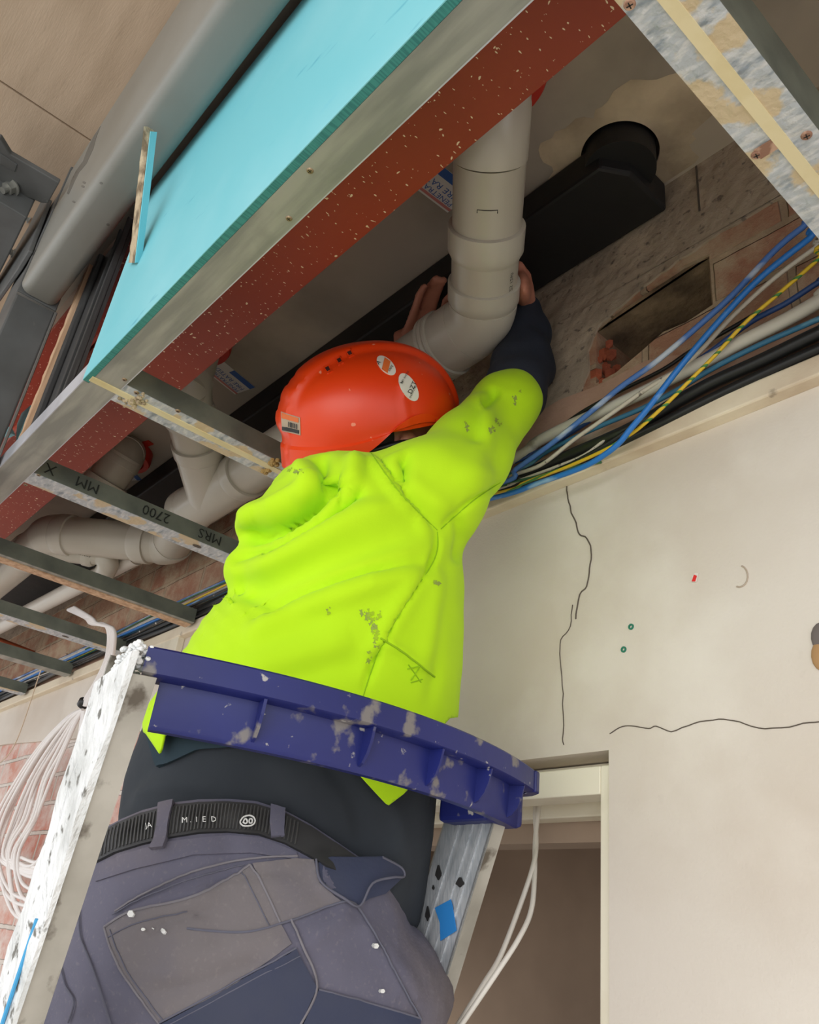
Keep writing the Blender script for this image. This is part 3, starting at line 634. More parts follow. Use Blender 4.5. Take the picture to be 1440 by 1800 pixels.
for x, y in ((482, 812), (468, 828)):
    b = MB()
    for q in range(12): c = pZ(x + random.gauss(0, 4), y + random.gauss(0, 3), 2.458); b.ball(c, .004 * random.uniform(.6, 1.2), 3)
    b.build('glue_blob', mat('glue', (170, 140, 84), .8), j1)
j2 = joist(-1.548, -1.496, 'joist stencilled with black lettering, left of the worker', holes=(.64,))
m_ink = mat('stencil_ink', (30, 34, 30), .7)
for w_, y_ in (('MRS', .680), ('2700', .560), ('MM', .410), ('X', .325)): text_on(w_, (-1.4945, y_, 2.489), (0, -1, 0), (0, 0, -1), .021, 'stencil_lettering', m_ink, j2)
j3 = joist(-2.005, -1.955, 'third joist from the left of the worker, with a timber coloured underside', crust=False)
b = MB(); b.box((-2.003, .2895, 2.4575), (-1.970, .868, 2.4600)); b.build('timber_packer', m_wood, j3)
j4 = joist(-2.440, -2.390, 'joist draped with the white cable bundle', holes=(.70,))
j5 = joist(-2.855, -2.805, 'joist under the end of the copper pipe', crust=False)
j6 = joist(-3.295, -3.245, 'joist second from the far left edge')
j7 = joist(-3.73, -3.68, 'farthest joist at the lower left edge')

# ------------------------------------------------------------------ pipework
m_pvc = mat('grey_pvc', (196, 190, 176), .32, layers=[((184, 176, 160), 3, .4, .7, 4)], spec=.5)
m_pvcfit = mat('grey_pvc_fitting', (204, 199, 186), .28, layers=[((190, 183, 168), 3, .4, .7, 4)], spec=.5)
m_pvcw = mat('white_pvc', (222, 216, 206), .35)
m_fire = mat('fire_collar_red', (190, 44, 28), .5)
m_print = mat('pipe_print', (70, 66, 60), .7)
R0, RF = .0550, .0595
def seg(parent, a, c, name='pipe', r=R0, m_=m_pvc):
    b = MB(); b.tube([a, (np.asarray(a) + np.asarray(c)) / 2, c], r, 40); return b.build(name, m_, parent, smooth=40)
def collar(parent, a, d, l, r=RF, name='socket', rings=0, m_=m_pvcfit):
    d = _n(np.asarray(d, float)); a = np.asarray(a); path = []; rad = []
    for t, k in ((0, r - .0025), (.0012, r), (l * .5, r), (l - .010, r), (l - .003, r - .0035), (l, r - .0045)): path.append(a + d * t); rad.append(k)
    if rings:
        path = [a]; rad = [r - .003]
        for i in range(rings):
            s0 = l * i / rings; path += [a + d * (s0 + .001), a + d * (s0 + l / rings * .7), a + d * (s0 + l / rings * .85)]; rad += [r + .0035, r + .0035, r]
        path.append(a + d * l); rad.append(r - .003)
    b = MB(); b.tube(path, rad, 44); return b.build(name, m_, parent, smooth=28)
def bend(parent, a, c, e, rc, r=RF, name='elbow', m_=m_pvcfit):
    a, c, e = map(np.asarray, (a, c, e)); u = _n(a - c); v = _n(e - c); th = math.acos(np.clip(u @ v, -1, 1)); t = rc / math.tan(th / 2)
    cen = c + _n(u + v) * (rc / math.sin(th / 2)); P0, P1 = c + u * t, c + v * t
    w0, w1 = _n(P0 - cen), _n(P1 - cen); om = math.acos(np.clip(w0 @ w1, -1, 1))
    P = [cen + rc * (w0 * math.sin((1 - s) * om) + w1 * math.sin(s * om)) / math.sin(om) for s in np.linspace(0, 1, 14)]
    b = MB(); b.tube(P, r - .0015, 44); o = b.build(name, m_, parent, smooth=40); return P0, P1
PE = pY(848, 562, .75)                      # corner of the 45 degree bend
PU = at(864, 222, 1.215)                    # upper end, turning up into the slab
dn = _n(PU - PE); dw = _n(np.array([-1., 0.0, -.028]))
dp = thing('drain_pipe', PE, 'thick grey drain pipe with a bend that the worker is holding', 'drain pipe')
P0, P1 = bend(dp, PE + dn * .2, PE, PE + dw * .2, .085)
s1 = P0 + dn * .040
collar(dp, s1, -dn, .042, RF + .001, 'bend_socket')
s2 = P1 + dw * .052
b = MB(); b.tube([P1, P1 + dw * .054], RF - .001, 44); b.build('bend_spigot', m_pvcfit, dp, smooth=40)
collar(dp, P1 + dw * .048, dw, .030, RF, 'ring_socket', rings=3)
k1 = PE + dn * .148
collar(dp, k1 + dn * .028, -dn, .052, RF + .002, 'coupling')
PA = PU + np.array([0, 0, ZC - PU[2]])
vdir = np.array([0, 0, 1.])
q0_, q1_ = bend(dp, PE, PU, PA + vdir * .2, .06, R0 + .003, 'top_elbow')
seg(dp, P0, q0_ - dn * .0, 'pipe')
seg(dp, q1_, PA + vdir * .05, 'riser')
# printed mark and mould seam on the upper pipe
b = MB(); u_, v_ = frame_u(dn); pc = PE + dn * .222; vd = _n(CAM - pc); fr = _n(vd - dn * (vd @ dn)); sd = np.cross(dn, fr)
arc = lambda t, l: pc + dn * l + (R0 + .0002) * (fr * math.cos(t) + sd * math.sin(t))
b.tube([arc(-.28, -.003), arc(-.28, .002), arc(-.1, .002), arc(.1, .002), arc(.28, .002), arc(.28, -.003)], .0008, 5); b.build('mould_mark', m_print, dp)
pe = PE + dn * .075
m_text = text_on('AS/NZS 1260', pe + (R0 + .0006) * (fr * math.cos(.85) + sd * math.sin(.85) * (1 if (sd @ RM[:, 0]) > 0 else -1)) - dn * .02, dn, _n(np.cross(dn, fr * math.cos(.85) + sd * math.sin(.85) * (1 if (sd @ RM[:, 0]) > 0 else -1))), .007, 'pipe_lettering', m_print, dp)
J = pY(372, 872, .75); Jd = dn
seg(dp, s2 + dw * .02, J + (s2 - J) * 0.0 + dw * .0, 'pipe')
ax = _n(s2 - J)
b = MB(); b.tube([J + ax * .135, J, J - ax * .10], RF - .001, 44); b.build('junction_body', m_pvcfit, dp, smooth=40)
b = MB(); b.tube([J, J + Jd * .06, J + Jd * .15], RF - .001, 44); b.build('junction_branch', m_pvcfit, dp, smooth=40)
collar(dp, J + ax * .175, -ax, .045, RF + .002, 'junction_socket'); collar(dp, J - ax * .135, ax, .045, RF + .002, 'junction_socket')
collar(dp, J + Jd * .185, -Jd, .045, RF + .002, 'junction_socket')
tB = (.53 - J[1]) / Jd[1]; JB = J + Jd * tB
seg(dp, J + Jd * .15, JB, 'branch_pipe'); _a, _b = bend(dp, J, JB, JB + vdir, .05, RF, 'top_elbow'); seg(dp, JB, np.array([JB[0], JB[1], ZC + .03]), 'riser')
collar(dp, J + Jd * .25, Jd, .03, RF + .001, 'socket')
# where the main turns left towards the second stack
K = pZ(300, 958, 2.705); L_ = pZ(90, 938, 2.735)
seg(dp, J - ax * .10, K, 'pipe')
dk = _n(L_ - K)
bend(dp, J, K, L_, .07, RF)
seg(dp, K, L_, 'pipe'); collar(dp, K + dk * .06, dk, .05, RF + .001, 'socket')
M_ = pZ(-30, 1040, 2.70)
P2, P3 = bend(dp, K, L_, M_, .08, RF); seg(dp, L_, M_, 'pipe'); collar(dp, P2 - dk * .045, dk, .05, RF + .001, 'socket')
collar(dp, P3 + _n(M_ - L_) * .13, _n(M_ - L_), .05, RF + .001, 'socket')
# second stack dropping from its own fire collar
sp = thing('stack_pipe', (-1.95, .6, 2.974), 'short shaded grey pipe dropping from the slab behind the stencilled joist', 'drain pipe')
S0 = pZ(222, 790, ZC); S1 = pZ(218, 800, 2.92); S2 = pZ(165, 880, 2.79)
seg(sp, S0, S1, 'riser'); seg(sp, S1, S2, 'pipe'); bend(sp, S0, S1, S2, .04, RF); collar(sp, S1 + (S2 - S1) * .55, S2 - S1, .04, RF + .002, 'socket'); collar(sp, S1 + (S2 - S1) * .8, S2 - S1, .04, RF + .002, 'socket')
# small trap and waste pipe
wp = thing('trap_bend', pZ(150, 985, 2.68), 'small grey pipe bend hanging under the left drain pipe', 'pipe bend')
T0, T1, T2, T3 = pZ(95, 968, 2.70), pZ(150, 974, 2.69), pZ(196, 985, 2.68), pZ(182, 1010, 2.66)
b = MB(); b.tube(smoothpath([T0, T1, pZ(178, 976, 2.69), pZ(190, 990, 2.67), T3], 8), .030, 28); b.build('pipe', m_pvc, wp, smooth=40)
collar(wp, T1, _n(T2 - T1), .03, .034); text_on('AS1260', T1 + np.array([.02, -.031, -.018]), _n(T2 - T1), (0, 0, 1), .010, 'pipe_lettering', m_print, wp)
wq = thing('waste_pipe', pZ(100, 1055, 2.68), 'straight white waste pipe running along the brick wall at the left', 'waste pipe')
b = MB(); b.tube([pZ(240, 978, 2.70), pZ(150, 1024, 2.68), pZ(60, 1070, 2.672), pZ(-60, 1133, 2.66)], .026, 28); b.build('pipe', m_pvcw, wq, smooth=40)
# fire collars screwed to the slab
def fire_collar(c, label):
    t = thing('fire_collar', (c[0], c[1], ZC), label, 'fire collar', 'red fire collars on the slab')
    b = MB(); n = 40; rows = []
    for r, z in ((.060, ZC), (.060, ZC - .038), (.074, ZC - .038), (.077, ZC - .030), (.077, ZC)):
        rows += [(c[0] + r * math.cos(2 * math.pi * i / n), c[1] + r * math.sin(2 * math.pi * i / n), z) for i in range(n)]
    b.add(rows, [(k * n + i, k * n + (i + 1) % n, (k + 1) * n + (i + 1) % n, (k + 1) * n + i) for k in range(4) for i in range(n)]); b.build('ring', m_fire, t, smooth=40)
    for a in (.3, 2.4, 4.5):
        b = MB(); d_ = np.array([math.cos(a), math.sin(a), 0]); e_ = np.array([-d_[1], d_[0], 0]); o = np.array([c[0], c[1], ZC - .003])
        b.hexa(o + d_ * .074 - e_ * .012, o + d_ * .105 - e_ * .010, o + d_ * .105 + e_ * .010, o + d_ * .074 + e_ * .012, (0, 0, .003)); b.build('fixing_tab', m_fire, t)
fire_collar(PA, 'red fire collar just visible above the near pipe behind the red beam')
fire_collar(JB, 'red fire collar over the branch pipe, hidden behind the red beam')
fire_collar(S0, 'red fire collar round the shaded pipe behind the stencilled joist')
# printed notices on the slab
m_paper = mat('notice_paper', (214, 210, 204), .7); m_blue = mat('notice_blue', (52, 92, 160), .6); m_nred = mat('notice_red', (196, 120, 116), .6); m_grey = mat('notice_grey', (150, 150, 156), .6)
def notice(c, rot, label, w=.115, h=.07):
    t = thing('slab_notice', (c[0], c[1], ZC), label, 'notice', 'fire penetration notices on the slab'); u = np.array([math.cos(rot), math.sin(rot), 0]); v = np.array([u[1], -u[0], 0]); o = np.array([c[0], c[1], ZC - .0012])
    q = lambda a, b_, z=0: o + u * a + v * b_ + np.array([0, 0, z])
    b = MB(); b.hexa(q(-w / 2, -h / 2), q(w / 2, -h / 2), q(w / 2, h / 2), q(-w / 2, h / 2), (0, 0, .0011)); b.build('sheet', m_paper, t)
    b = MB(); b.hexa(q(-w / 2, -h / 2, -.0003), q(w / 2 - .04, -h / 2, -.0003), q(w / 2 - .04, -h / 2 + .018, -.0003), q(-w / 2, -h / 2 + .018, -.0003), (0, 0, .0002)); b.build('blue_band', m_blue, t)
    b = MB(); b.hexa(q(-w / 2, h / 2 - .010, -.0003), q(w / 2, h / 2 - .010, -.0003), q(w / 2, h / 2 - .004, -.0003), q(-w / 2, h / 2 - .004, -.0003), (0, 0, .0002)); b.build('red_band', m_nred, t)
    text_on('FIRE RATED', q(-w / 2 + .006, -.006, -.0006), u, v, .013, 'notice_lettering', m_blue, t); text_on('PENETRATION', q(-w / 2 + .006, .012, -.0006), u, v, .011, 'notice_lettering', m_blue, t)
    return t
def dirZ(p, q): a = pZ(*p, ZC); c_ = pZ(*q, ZC); return math.atan2(c_[1] - a[1], c_[0] - a[0])
notice(pZ(768, 322, ZC), dirZ((755, 325), (785, 348)) + math.pi, 'white fire notice beside the near pipe, half behind the red beam')
notice(pZ(403, 664, ZC), dirZ((405, 688), (372, 662)), 'white fire notice on the slab left of the orange helmet')
notice(pZ(226, 832, ZC), dirZ((225, 850), (205, 830)), 'white fire notice beside the shaded pipe at left', .08, .05)
# black duct along the corner and the spigot rising into the slab hole
m_duct = mat('black_wrap', (24, 23, 23), .6, layers=[((40, 38, 36), 6, .5, .8, 5)], bump=(14, .3, .006))
du = thing('black_duct', (-1.5, .83, 2.9), 'black boxed duct along the wall and slab corner, turning up into the hole', 'duct')
b = MB(); yb = WY - .009; zb = 2.906; xr = pZ(1162, 358, zb)[0]
b.prism([(-4.6, .745, zb), (xr - .03, .745, zb), (xr, .790, zb), (xr, yb, zb), (-4.6, yb, zb)], (0, 0, ZC - zb - .003)); b.build('duct_box', m_duct, du, bevel=.006)
b = MB(); b.tube([(HX, HY, 2.93), (HX, HY, ZC + .12)], .058, 36); b.build('spigot', m_duct, du, smooth=40)
cpz = thing('copper_pipe', pZ(60, 1140, 2.66), 'thin copper pipe crossing the framing at the lower left', 'copper pipe')
b = MB(); b.tube([pZ(-80, 1095, 2.66), pZ(0, 1125, 2.66), pZ(85, 1158, 2.66)], .0095, 16); b.build('pipe', mat('copper', (190, 110, 80), .35, .8), cpz, smooth=40)

# ------------------------------------------------------------------ cables along the wall
def cable(px, ys, r, m_, label, name='cable', tail=None, n=8, sub=6, group='cables running along the wall'):
    P = [pY(x, y, v) for (x, y), v in zip(px, np.interp(np.linspace(0, 1, len(px)), np.linspace(0, 1, len(ys)), ys))]
    if tail: P += [np.array(q) for q in tail]
    if px[0][0] >= 1465: P = [np.array([1.9, .872, 2.50 + .02 * (k_ % 5)]) for k_ in [int(px[0][1] / 17)]] + [np.array([P[0][0] + .35, P[0][1], P[0][2] - .02])] + P
    b = MB(); b.tube(smoothpath(P, sub), r if r > .007 or 'doorway' in label else r * .74, n); o = b.build(name, m_, smooth=60); return tag(o, label, 'cable', group)
def Zc(pts): return [(840 + x / 2.4, 400 + y / 2.4) for x, y in pts]
m_cblue = mat('blue_sheath', (36, 116, 196), .4, layers=[((140, 180, 216), 30, .62, .7, 5, (.3, 1, 1))])
m_cblue2 = mat('dusty_blue_sheath', (78, 120, 190), .5, layers=[((190, 200, 214), 26, .5, .62, 5, (.3, 1, 1))])
m_cteal = mat('teal_sheath', (52, 108, 140), .5, layers=[((110, 160, 180), 34, .58, .68, 4, (.3, 1, 1))])
m_cnavy = mat('navy_sheath', (36, 66, 120), .45)
m_cwhite = mat('white_sheath', (206, 196, 180), .5, layers=[((110, 100, 90), 90, .64, .7, 2)])
m_cgrey = mat('grey_conduit', (196, 190, 178), .45, layers=[((140, 132, 120), 20, .62, .72, 5)])
m_cblack = mat('black_sheath', (28, 28, 28), .4)
m_cspeck = mat('speckled_sheath', (26, 26, 26), .4, layers=[((220, 216, 206), 46, .66, .69, 3)])
m_cyel = bpy.data.materials.new('earth_sheath'); m_cyel.use_nodes = True
_n1 = m_cyel.node_tree; _w = _n1.nodes.new('ShaderNodeTexWave'); _w.inputs['Scale'].default_value = 26; _w.wave_type = 'BANDS'; _w.bands_direction = 'Z'
_t = _n1.nodes.new('ShaderNodeTexCoord'); _n1.links.new(_t.outputs['Object'], _w.inputs['Vector']); _r = _n1.nodes.new('ShaderNodeValToRGB'); _r.color_ramp.elements[0].position = .10; _r.color_ramp.elements[1].position = .14
_r.color_ramp.elements[0].color = (*lin((70, 130, 60)), 1); _r.color_ramp.elements[1].color = (*lin((222, 184, 40)), 1)
_n1.links.new(_w.outputs['Fac'], _r.inputs[0]); _n1.links.new(_r.outputs[0], _n1.nodes['Principled BSDF'].inputs['Base Color'])
def tl(dy, dz, s=0):
    rnd = random.Random(s); return [(x, WY - dy + rnd.uniform(-.008, .008), 2.490 + dz + rnd.uniform(-.008, .008)) for x in (-1.25, -1.6, -2.1, -2.7, -3.3, -4.2, -5.2)]
def clip(t): return [(a, c, d) for a, c, d in t]
cable([(1500, 490)] + Zc([(1440, 310), (1300, 390), (1100, 490), (1000, 545), (850, 620), (700, 695), (560, 760), (400, 830), (250, 905), (120, 990)]), [.866, .872], .0095, m_cgrey, 'thick pale grey conduit within the wall cables', tail=tl(.030, .040, 1), n=14)
cable([(1500, 560)] + Zc([(1440, 445), (1200, 560), (1000, 650), (850, 730), (650, 845), (400, 955), (200, 1040), (100, 1090)]), [.876, .878], .0095, m_cblack, 'thick black cable along the trim, under the teal one', tail=tl(.025, .012, 2), n=12)
cable([(1500, 590)] + Zc([(1440, 512), (1200, 620), (1000, 715), (850, 790), (700, 865), (500, 960), (300, 1040), (100, 1110)]), [.880, .880], .0075, m_cblack, 'lowest black cable lying on the cream trim', tail=tl(.022, .004, 3), n=12)
cable([(1500, 530)] + Zc([(1440, 385), (1200, 490), (1000, 590), (850, 680), (700, 760), (500, 845), (300, 940), (100, 1060)]), [.868, .870], .0052, m_cteal, 'dusty teal cable between the grey conduit and the black cable', tail=tl(.035, .022, 4))
cable([(1490, 470)] + Zc([(1440, 230), (1300, 320), (1150, 400), (960, 540), (850, 600), (700, 680), (540, 770), (400, 860), (200, 970)]), [.864, .874], .0056, m_cnavy, 'dark navy cable crossing behind the earth wire', tail=tl(.02, .05, 5))
cable(Zc([(1180, 360), (1060, 430), (900, 520), (780, 600), (600, 690), (430, 785), (300, 880), (200, 940), (90, 1020)]), [.884, .880], .0042, m_cspeck, 'upper black cable speckled with white paint', tail=tl(.02, .06, 6))
cable([(1480, 400)] + Zc([(1425, 85), (1250, 215), (1080, 370), (940, 520), (860, 590), (700, 690), (600, 760), (500, 830), (400, 900), (270, 1000), (150, 1045), (60, 1090)]), [.858, .862, .868], .0046, m_cwhite, 'white printed cable hanging loose between the blue cables', tail=tl(.03, .03, 7))
cable(Zc([(700, 800), (560, 880), (450, 960), (330, 1010), (180, 1065), (60, 1110)]), [.872, .872], .0036, m_cwhite, 'second thin white cable emerging near the trim', tail=tl(.03, .02, 17))
cable([(1480, 410)] + Zc([(1440, 130), (1280, 270), (1130, 400), (1010, 530), (900, 640), (800, 740), (700, 830), (640, 875), (540, 935), (400, 1000), (200, 1075), (80, 1120)]), [.850, .850, .862], .0036, m_cyel, 'yellow and green striped earth wire', tail=tl(.04, .03, 8))
cable(Zc([(640, 850), (560, 905), (420, 985), (330, 1025), (180, 1090), (60, 1125)]), [.872, .866], .0048, m_cspeck, 'lower black cable speckled with white paint', tail=tl(.04, .01, 9))
cable(Zc([(520, 990), (400, 1010), (250, 1050), (120, 1080), (60, 1100)]), [.875, .868], .003, mat('green_sheath', (60, 110, 70), .5), 'short dull green wire near the hoodie', tail=tl(.04, .04, 19)[:4])
cable([(1470, 360)] + Zc([(1370, 0), (1250, 100), (1080, 280), (960, 390), (760, 560), (600, 675), (480, 775), (300, 920), (160, 1020), (90, 1080)]), [.85, .846, .858], .0058, m_cblue2, 'topmost blue cable, dusted with pale plaster', tail=tl(.035, .055, 10))
cable([(1470, 380)] + Zc([(1400, 45), (1200, 205), (1040, 370), (860, 580), (720, 760), (640, 855), (600, 905), (540, 955), (440, 1012), (250, 1080), (60, 1142)]), [.842, .838, .85], .0058, m_cblue, 'bright blue cable sagging lowest across the trim', tail=tl(.045, .02, 11))
# loose white cables hanging in the doorway
def hang(px, ys, r, label, group, m_=m_pvcw): return cable(px, ys, r, m_, label, group=group)
hang([(944, 1385), (941, 1430), (943, 1480), (938, 1520), (915, 1590), (880, 1680), (850, 1730), (806, 1800), (760, 1870)], [.985, .90, .80], .0034, 'left one of two white cables hanging in the doorway', 'white cables in the doorway')
hang([(950, 1385), (946, 1430), (941, 1480), (940, 1540), (934, 1600), (912, 1650), (870, 1715), (812, 1800), (770, 1860)], [.985, .895, .79], .0034, 'right one of two white cables hanging in the doorway', 'white cables in the doorway')

# ------------------------------------------------------------------ white cable bundle over the joist at left
cc = thing('cable_coil', (-2.2, .80, 2.2), 'hanging coil of many white cables by the ladder, bound with black tape', 'cable coil')
m_coil = mat('coil_white', (236, 230, 226), .45)
tie = pY(147, 1236, .80)
def strand(px, ys, name='strand', r=.0052):
    P = [pY(x, y, v) for (x, y), v in zip(px, np.interp(np.linspace(0, 1, len(px)), np.linspace(0, 1, len(ys)), ys))]
    b = MB(); b.tube(smoothpath(P, 6), r, 7); return b.build(name, m_coil, cc, smooth=60)
for k in range(5):
    o = k * 2.6
    strand([(120 + o, 1072 - k), (150 + o, 1086), (160 + o, 1096), (182 + o * .8, 1097 + k), (190 + o, 1108), (191 + o, 1130), (186 + o, 1160), (170 + o, 1195), (152 + o * .9, 1225), (146 + o * .7, 1240)], [.70, .72, .73, .79, .80])
rc = random.Random(5)
for k in range(14):
    d_ = k / 13; jx = rc.uniform(-6, 6)
    Lx = -60 + 150 * d_ + jx; By = 1500 + 110 * rc.random(); Rx = 70 + 55 * rc.random()
    strand([(143 + 3 * d_, 1248), (118 + 16 * d_, 1262 + 8 * d_), (70 + 40 * d_, 1312 + 12 * d_), (28 + 60 * d_ + jx * .4, 1372), (min(Lx, 60) * .35 + 12 + 30 * d_, 1440), (Lx * .3 + 5, 1500), (20 + 20 * d_, By), (Rx - 10, By + 6), (Rx + 30, By - 55), (112 + 10 * d_, 1420), (128 + 8 * d_, 1340), (140 + 5 * d_, 1290), (146 + 3 * d_, 1250)], [.80, .80 + .03 * rc.random(), .84, .83, .80])
b = MB(); tv = _n(pY(152, 1226, .80) - pY(141, 1246, .80)); b.tube([tie - tv * .012, tie - tv * .008, tie + tv * .008, tie + tv * .012], [.013, .016, .016, .013], 12); b.build('black_tape', m_cblack, cc, smooth=40)
st = cable([(72, 1178), (66, 1195), (50, 1245), (30, 1300), (12, 1330), (-15, 1352)], [.70, .86], .0022, mat('string', (206, 186, 160), .8), 'thin pale string hanging from the joist at far left', name='string'); st['category'] = 'string'; del st['group']
# small things fixed on the wall
m_plug = mat('green_plug', (40, 120, 96), .5)
def plug(x, y, label):
    c = pY(x, y, WY); b = MB(); n = 16
    for r0, r1, d0, d1 in ((.0038, .0042, 0, .002),):
        rows = [(c[0] + r * math.cos(2 * math.pi * i / n), WY - d, c[2] + r * math.sin(2 * math.pi * i / n)) for r, d in ((.0045, -.002), (.0042, .0016), (.0020, .0016), (.0018, -.006)) for i in range(n)]
        b.add(rows, [(k * n + i, k * n + (i + 1) % n, (k + 1) * n + (i + 1) % n, (k + 1) * n + i) for k in range(3) for i in range(n)])
    b.ball((c[0], WY + .002, c[2]), .0022, 5); return tag(b.build('wall_plug', m_plug), label, 'wall plug', 'green wall plugs')
plug(1110, 1102, 'upper of the two green wall plugs in the plaster'); plug(1097, 1142, 'lower of the two green wall plugs in the plaster')
rt = thing('torn_tag', pY(1221, 1016, WY), 'small torn red and white tag stuck on the plaster', 'tag')
b = MB(); b.prism([pY(1216, 1023, WY - .0015), pY(1224, 1023, WY - .0015), pY(1228, 1008, WY - .0015), pY(1222, 1007, WY - .0015), pY(1217, 1013, WY - .0015)], (0, .0012, 0)); b.build('backing', m_pvcw, rt)
b = MB(); b.prism([pY(1216, 1022, WY - .0022), pY(1222, 1022, WY - .0022), pY(1225, 1012, WY - .0022), pY(1220, 1010, WY - .0022)], (0, .0006, 0)); b.build('red_face', mat('tag_red', (222, 40, 40), .5), rt)
ck = thing('exposed_pipe_stub', pY(1440, 1125, WY), 'brown and grey stub set in the plaster at the right edge', 'pipe stub')
for (x, y, r, col, nm) in ((1447, 1120, .013, (110, 100, 96), 'grey_end'), (1449, 1152, .014, (176, 136, 92), 'brown_end')):
    c = pY(x, y, WY); b = MB(); b.ball((c[0], WY - .001, c[2]), r, 8, (1, .35, 1.35)); b.build(nm, mat('stub_' + nm, col, .8), ck, smooth=60)
# small cream cover on the wall behind the rail
cb = thing('cable_cover', pY(320, 1110, WY), 'small cream cover box on the plaster above the ladder corner', 'cover box')
b = MB(); c0 = pY(268, 1146, WY); c1 = pY(330, 1106, WY); b.box((c0[0], WY - .020, c1[2] - .075), (c1[0], WY, c1[2] - .0)); b.build('box', m_cream, cb, bevel=.003)
# ------------------------------------------------------------------ step ladder with blue plastic rail
m_rail = mat('blue_plastic', (30, 38, 108), .42, layers=[((26, 32, 90), 5, .4, .7, 4), ((140, 134, 122), 26, .60, .66, 7, (1, 1, 1), .75), ((190, 186, 176), 70, .68, .72, 4, (1, 1, 1), .8)], bump=(60, .15, .002))
m_alu = mat('ladder_aluminium', (192, 188, 178), .45, .2, layers=[((150, 146, 136), 7, .45, .7, 6), ((100, 92, 82), 22, .565, .64, 7)], bump=(50, .15, .002))
m_alub = mat('bright_aluminium', (208, 210, 212), .35, .3, layers=[((170, 176, 182), 60, .4, .7, 3, (12, 12, .4)), ((120, 128, 134), 5, .55, .75, 6)])
m_crust = mat('white_paint_crust', (236, 238, 238), .75, layers=[((206, 208, 206), 18, .45, .65, 6), ((120, 118, 112), 60, .60, .66, 5, (1, 1, .8)), ((150, 190, 214), 7, .62, .72, 5, (1, 1, .3), .7)], bump=(58, 1.0, .012, (1, 1, .5)))
m_tape = mat('blue_tape', (44, 132, 206), .6)
m_bstreak = mat('blue_streak', (70, 160, 210), .5)
lad = thing('step_ladder', (-1.1, .54, 0), 'paint spattered step ladder with curved blue plastic rail behind the worker', 'step ladder')
ZR = 1.974; Y0r, Y1r = .278, .792; XR = -.709
def rp(t): return np.array([XR + .060 * 4 * t * (1 - t) + .006 * t, Y0r + (Y1r - Y0r) * t, ZR])
path = [rp(t) for t in np.linspace(0, 1, 33)]
e0, e1 = path[0], path[-1]
pth = [e0 + np.array([-.040, -.004, 0]), e0 + np.array([-.014, -.0035, 0])] + path + [e1 + np.array([-.010, .008, 0]), e1 + np.array([-.028, .012, 0]), e1 + np.array([-.060, .012, 0])]
b = MB()
b.sweep(path, [(0, -.002), (0, -.024), (-.003, -.026), (-.030, -.026), (-.030, -.002), (-.028, 0), (-.002, 0)])
b.sweep([rp(t) for t in np.linspace(.030, 1, 33)], [(-.018, -.006), (-.021, -.064), (-.024, -.068), (-.034, -.068), (-.037, -.065), (-.037, -.006)])
rail = b.build('tray_rail', m_rail, lad, smooth=35)
b = MB(); b.box((e1[0] - .105, e1[1] - .060, ZR - .067), (e1[0] - .020, e1[1] + .004, ZR - .004)); b.build('rail_corner', m_rail, rail, bevel=.006)
b = MB(); b.sweep([e1 + np.array([.000, -.004, -.0005]), e1 + np.array([-.004, .006, -.0005]), e1 + np.array([-.018, .013, -.0005]), e1 + np.array([-.10, .014, -.0005])], [(.004, 0), (.004, -.026), (-.012, -.026), (-.012, 0)]); b.build('rail_end', m_rail, rail, bevel=.002)
for t in (.205, .425, .605, .775, .935):
    p = rp(t); d_ = _n(rp(t + .01) - rp(t - .01)); n_ = np.cross(d_, (0, 0, 1.)); up = np.array([0, 0, 1.])
    P = [p + n_ * -.001 + up * -.026, p + n_ * -.024 + up * -.026, p + n_ * -.024 + up * -.064]
    P += [p + n_ * (-.024 + .022 * math.sin(a) ** 1.2) + up * (-.064 + .038 * (1 - math.cos(a))) for a in (.5, .85, 1.2)]
    b = MB(); b.prism([q - d_ * .0015 for q in P], d_ * .003); b.build('rail_gusset', m_rail, rail)
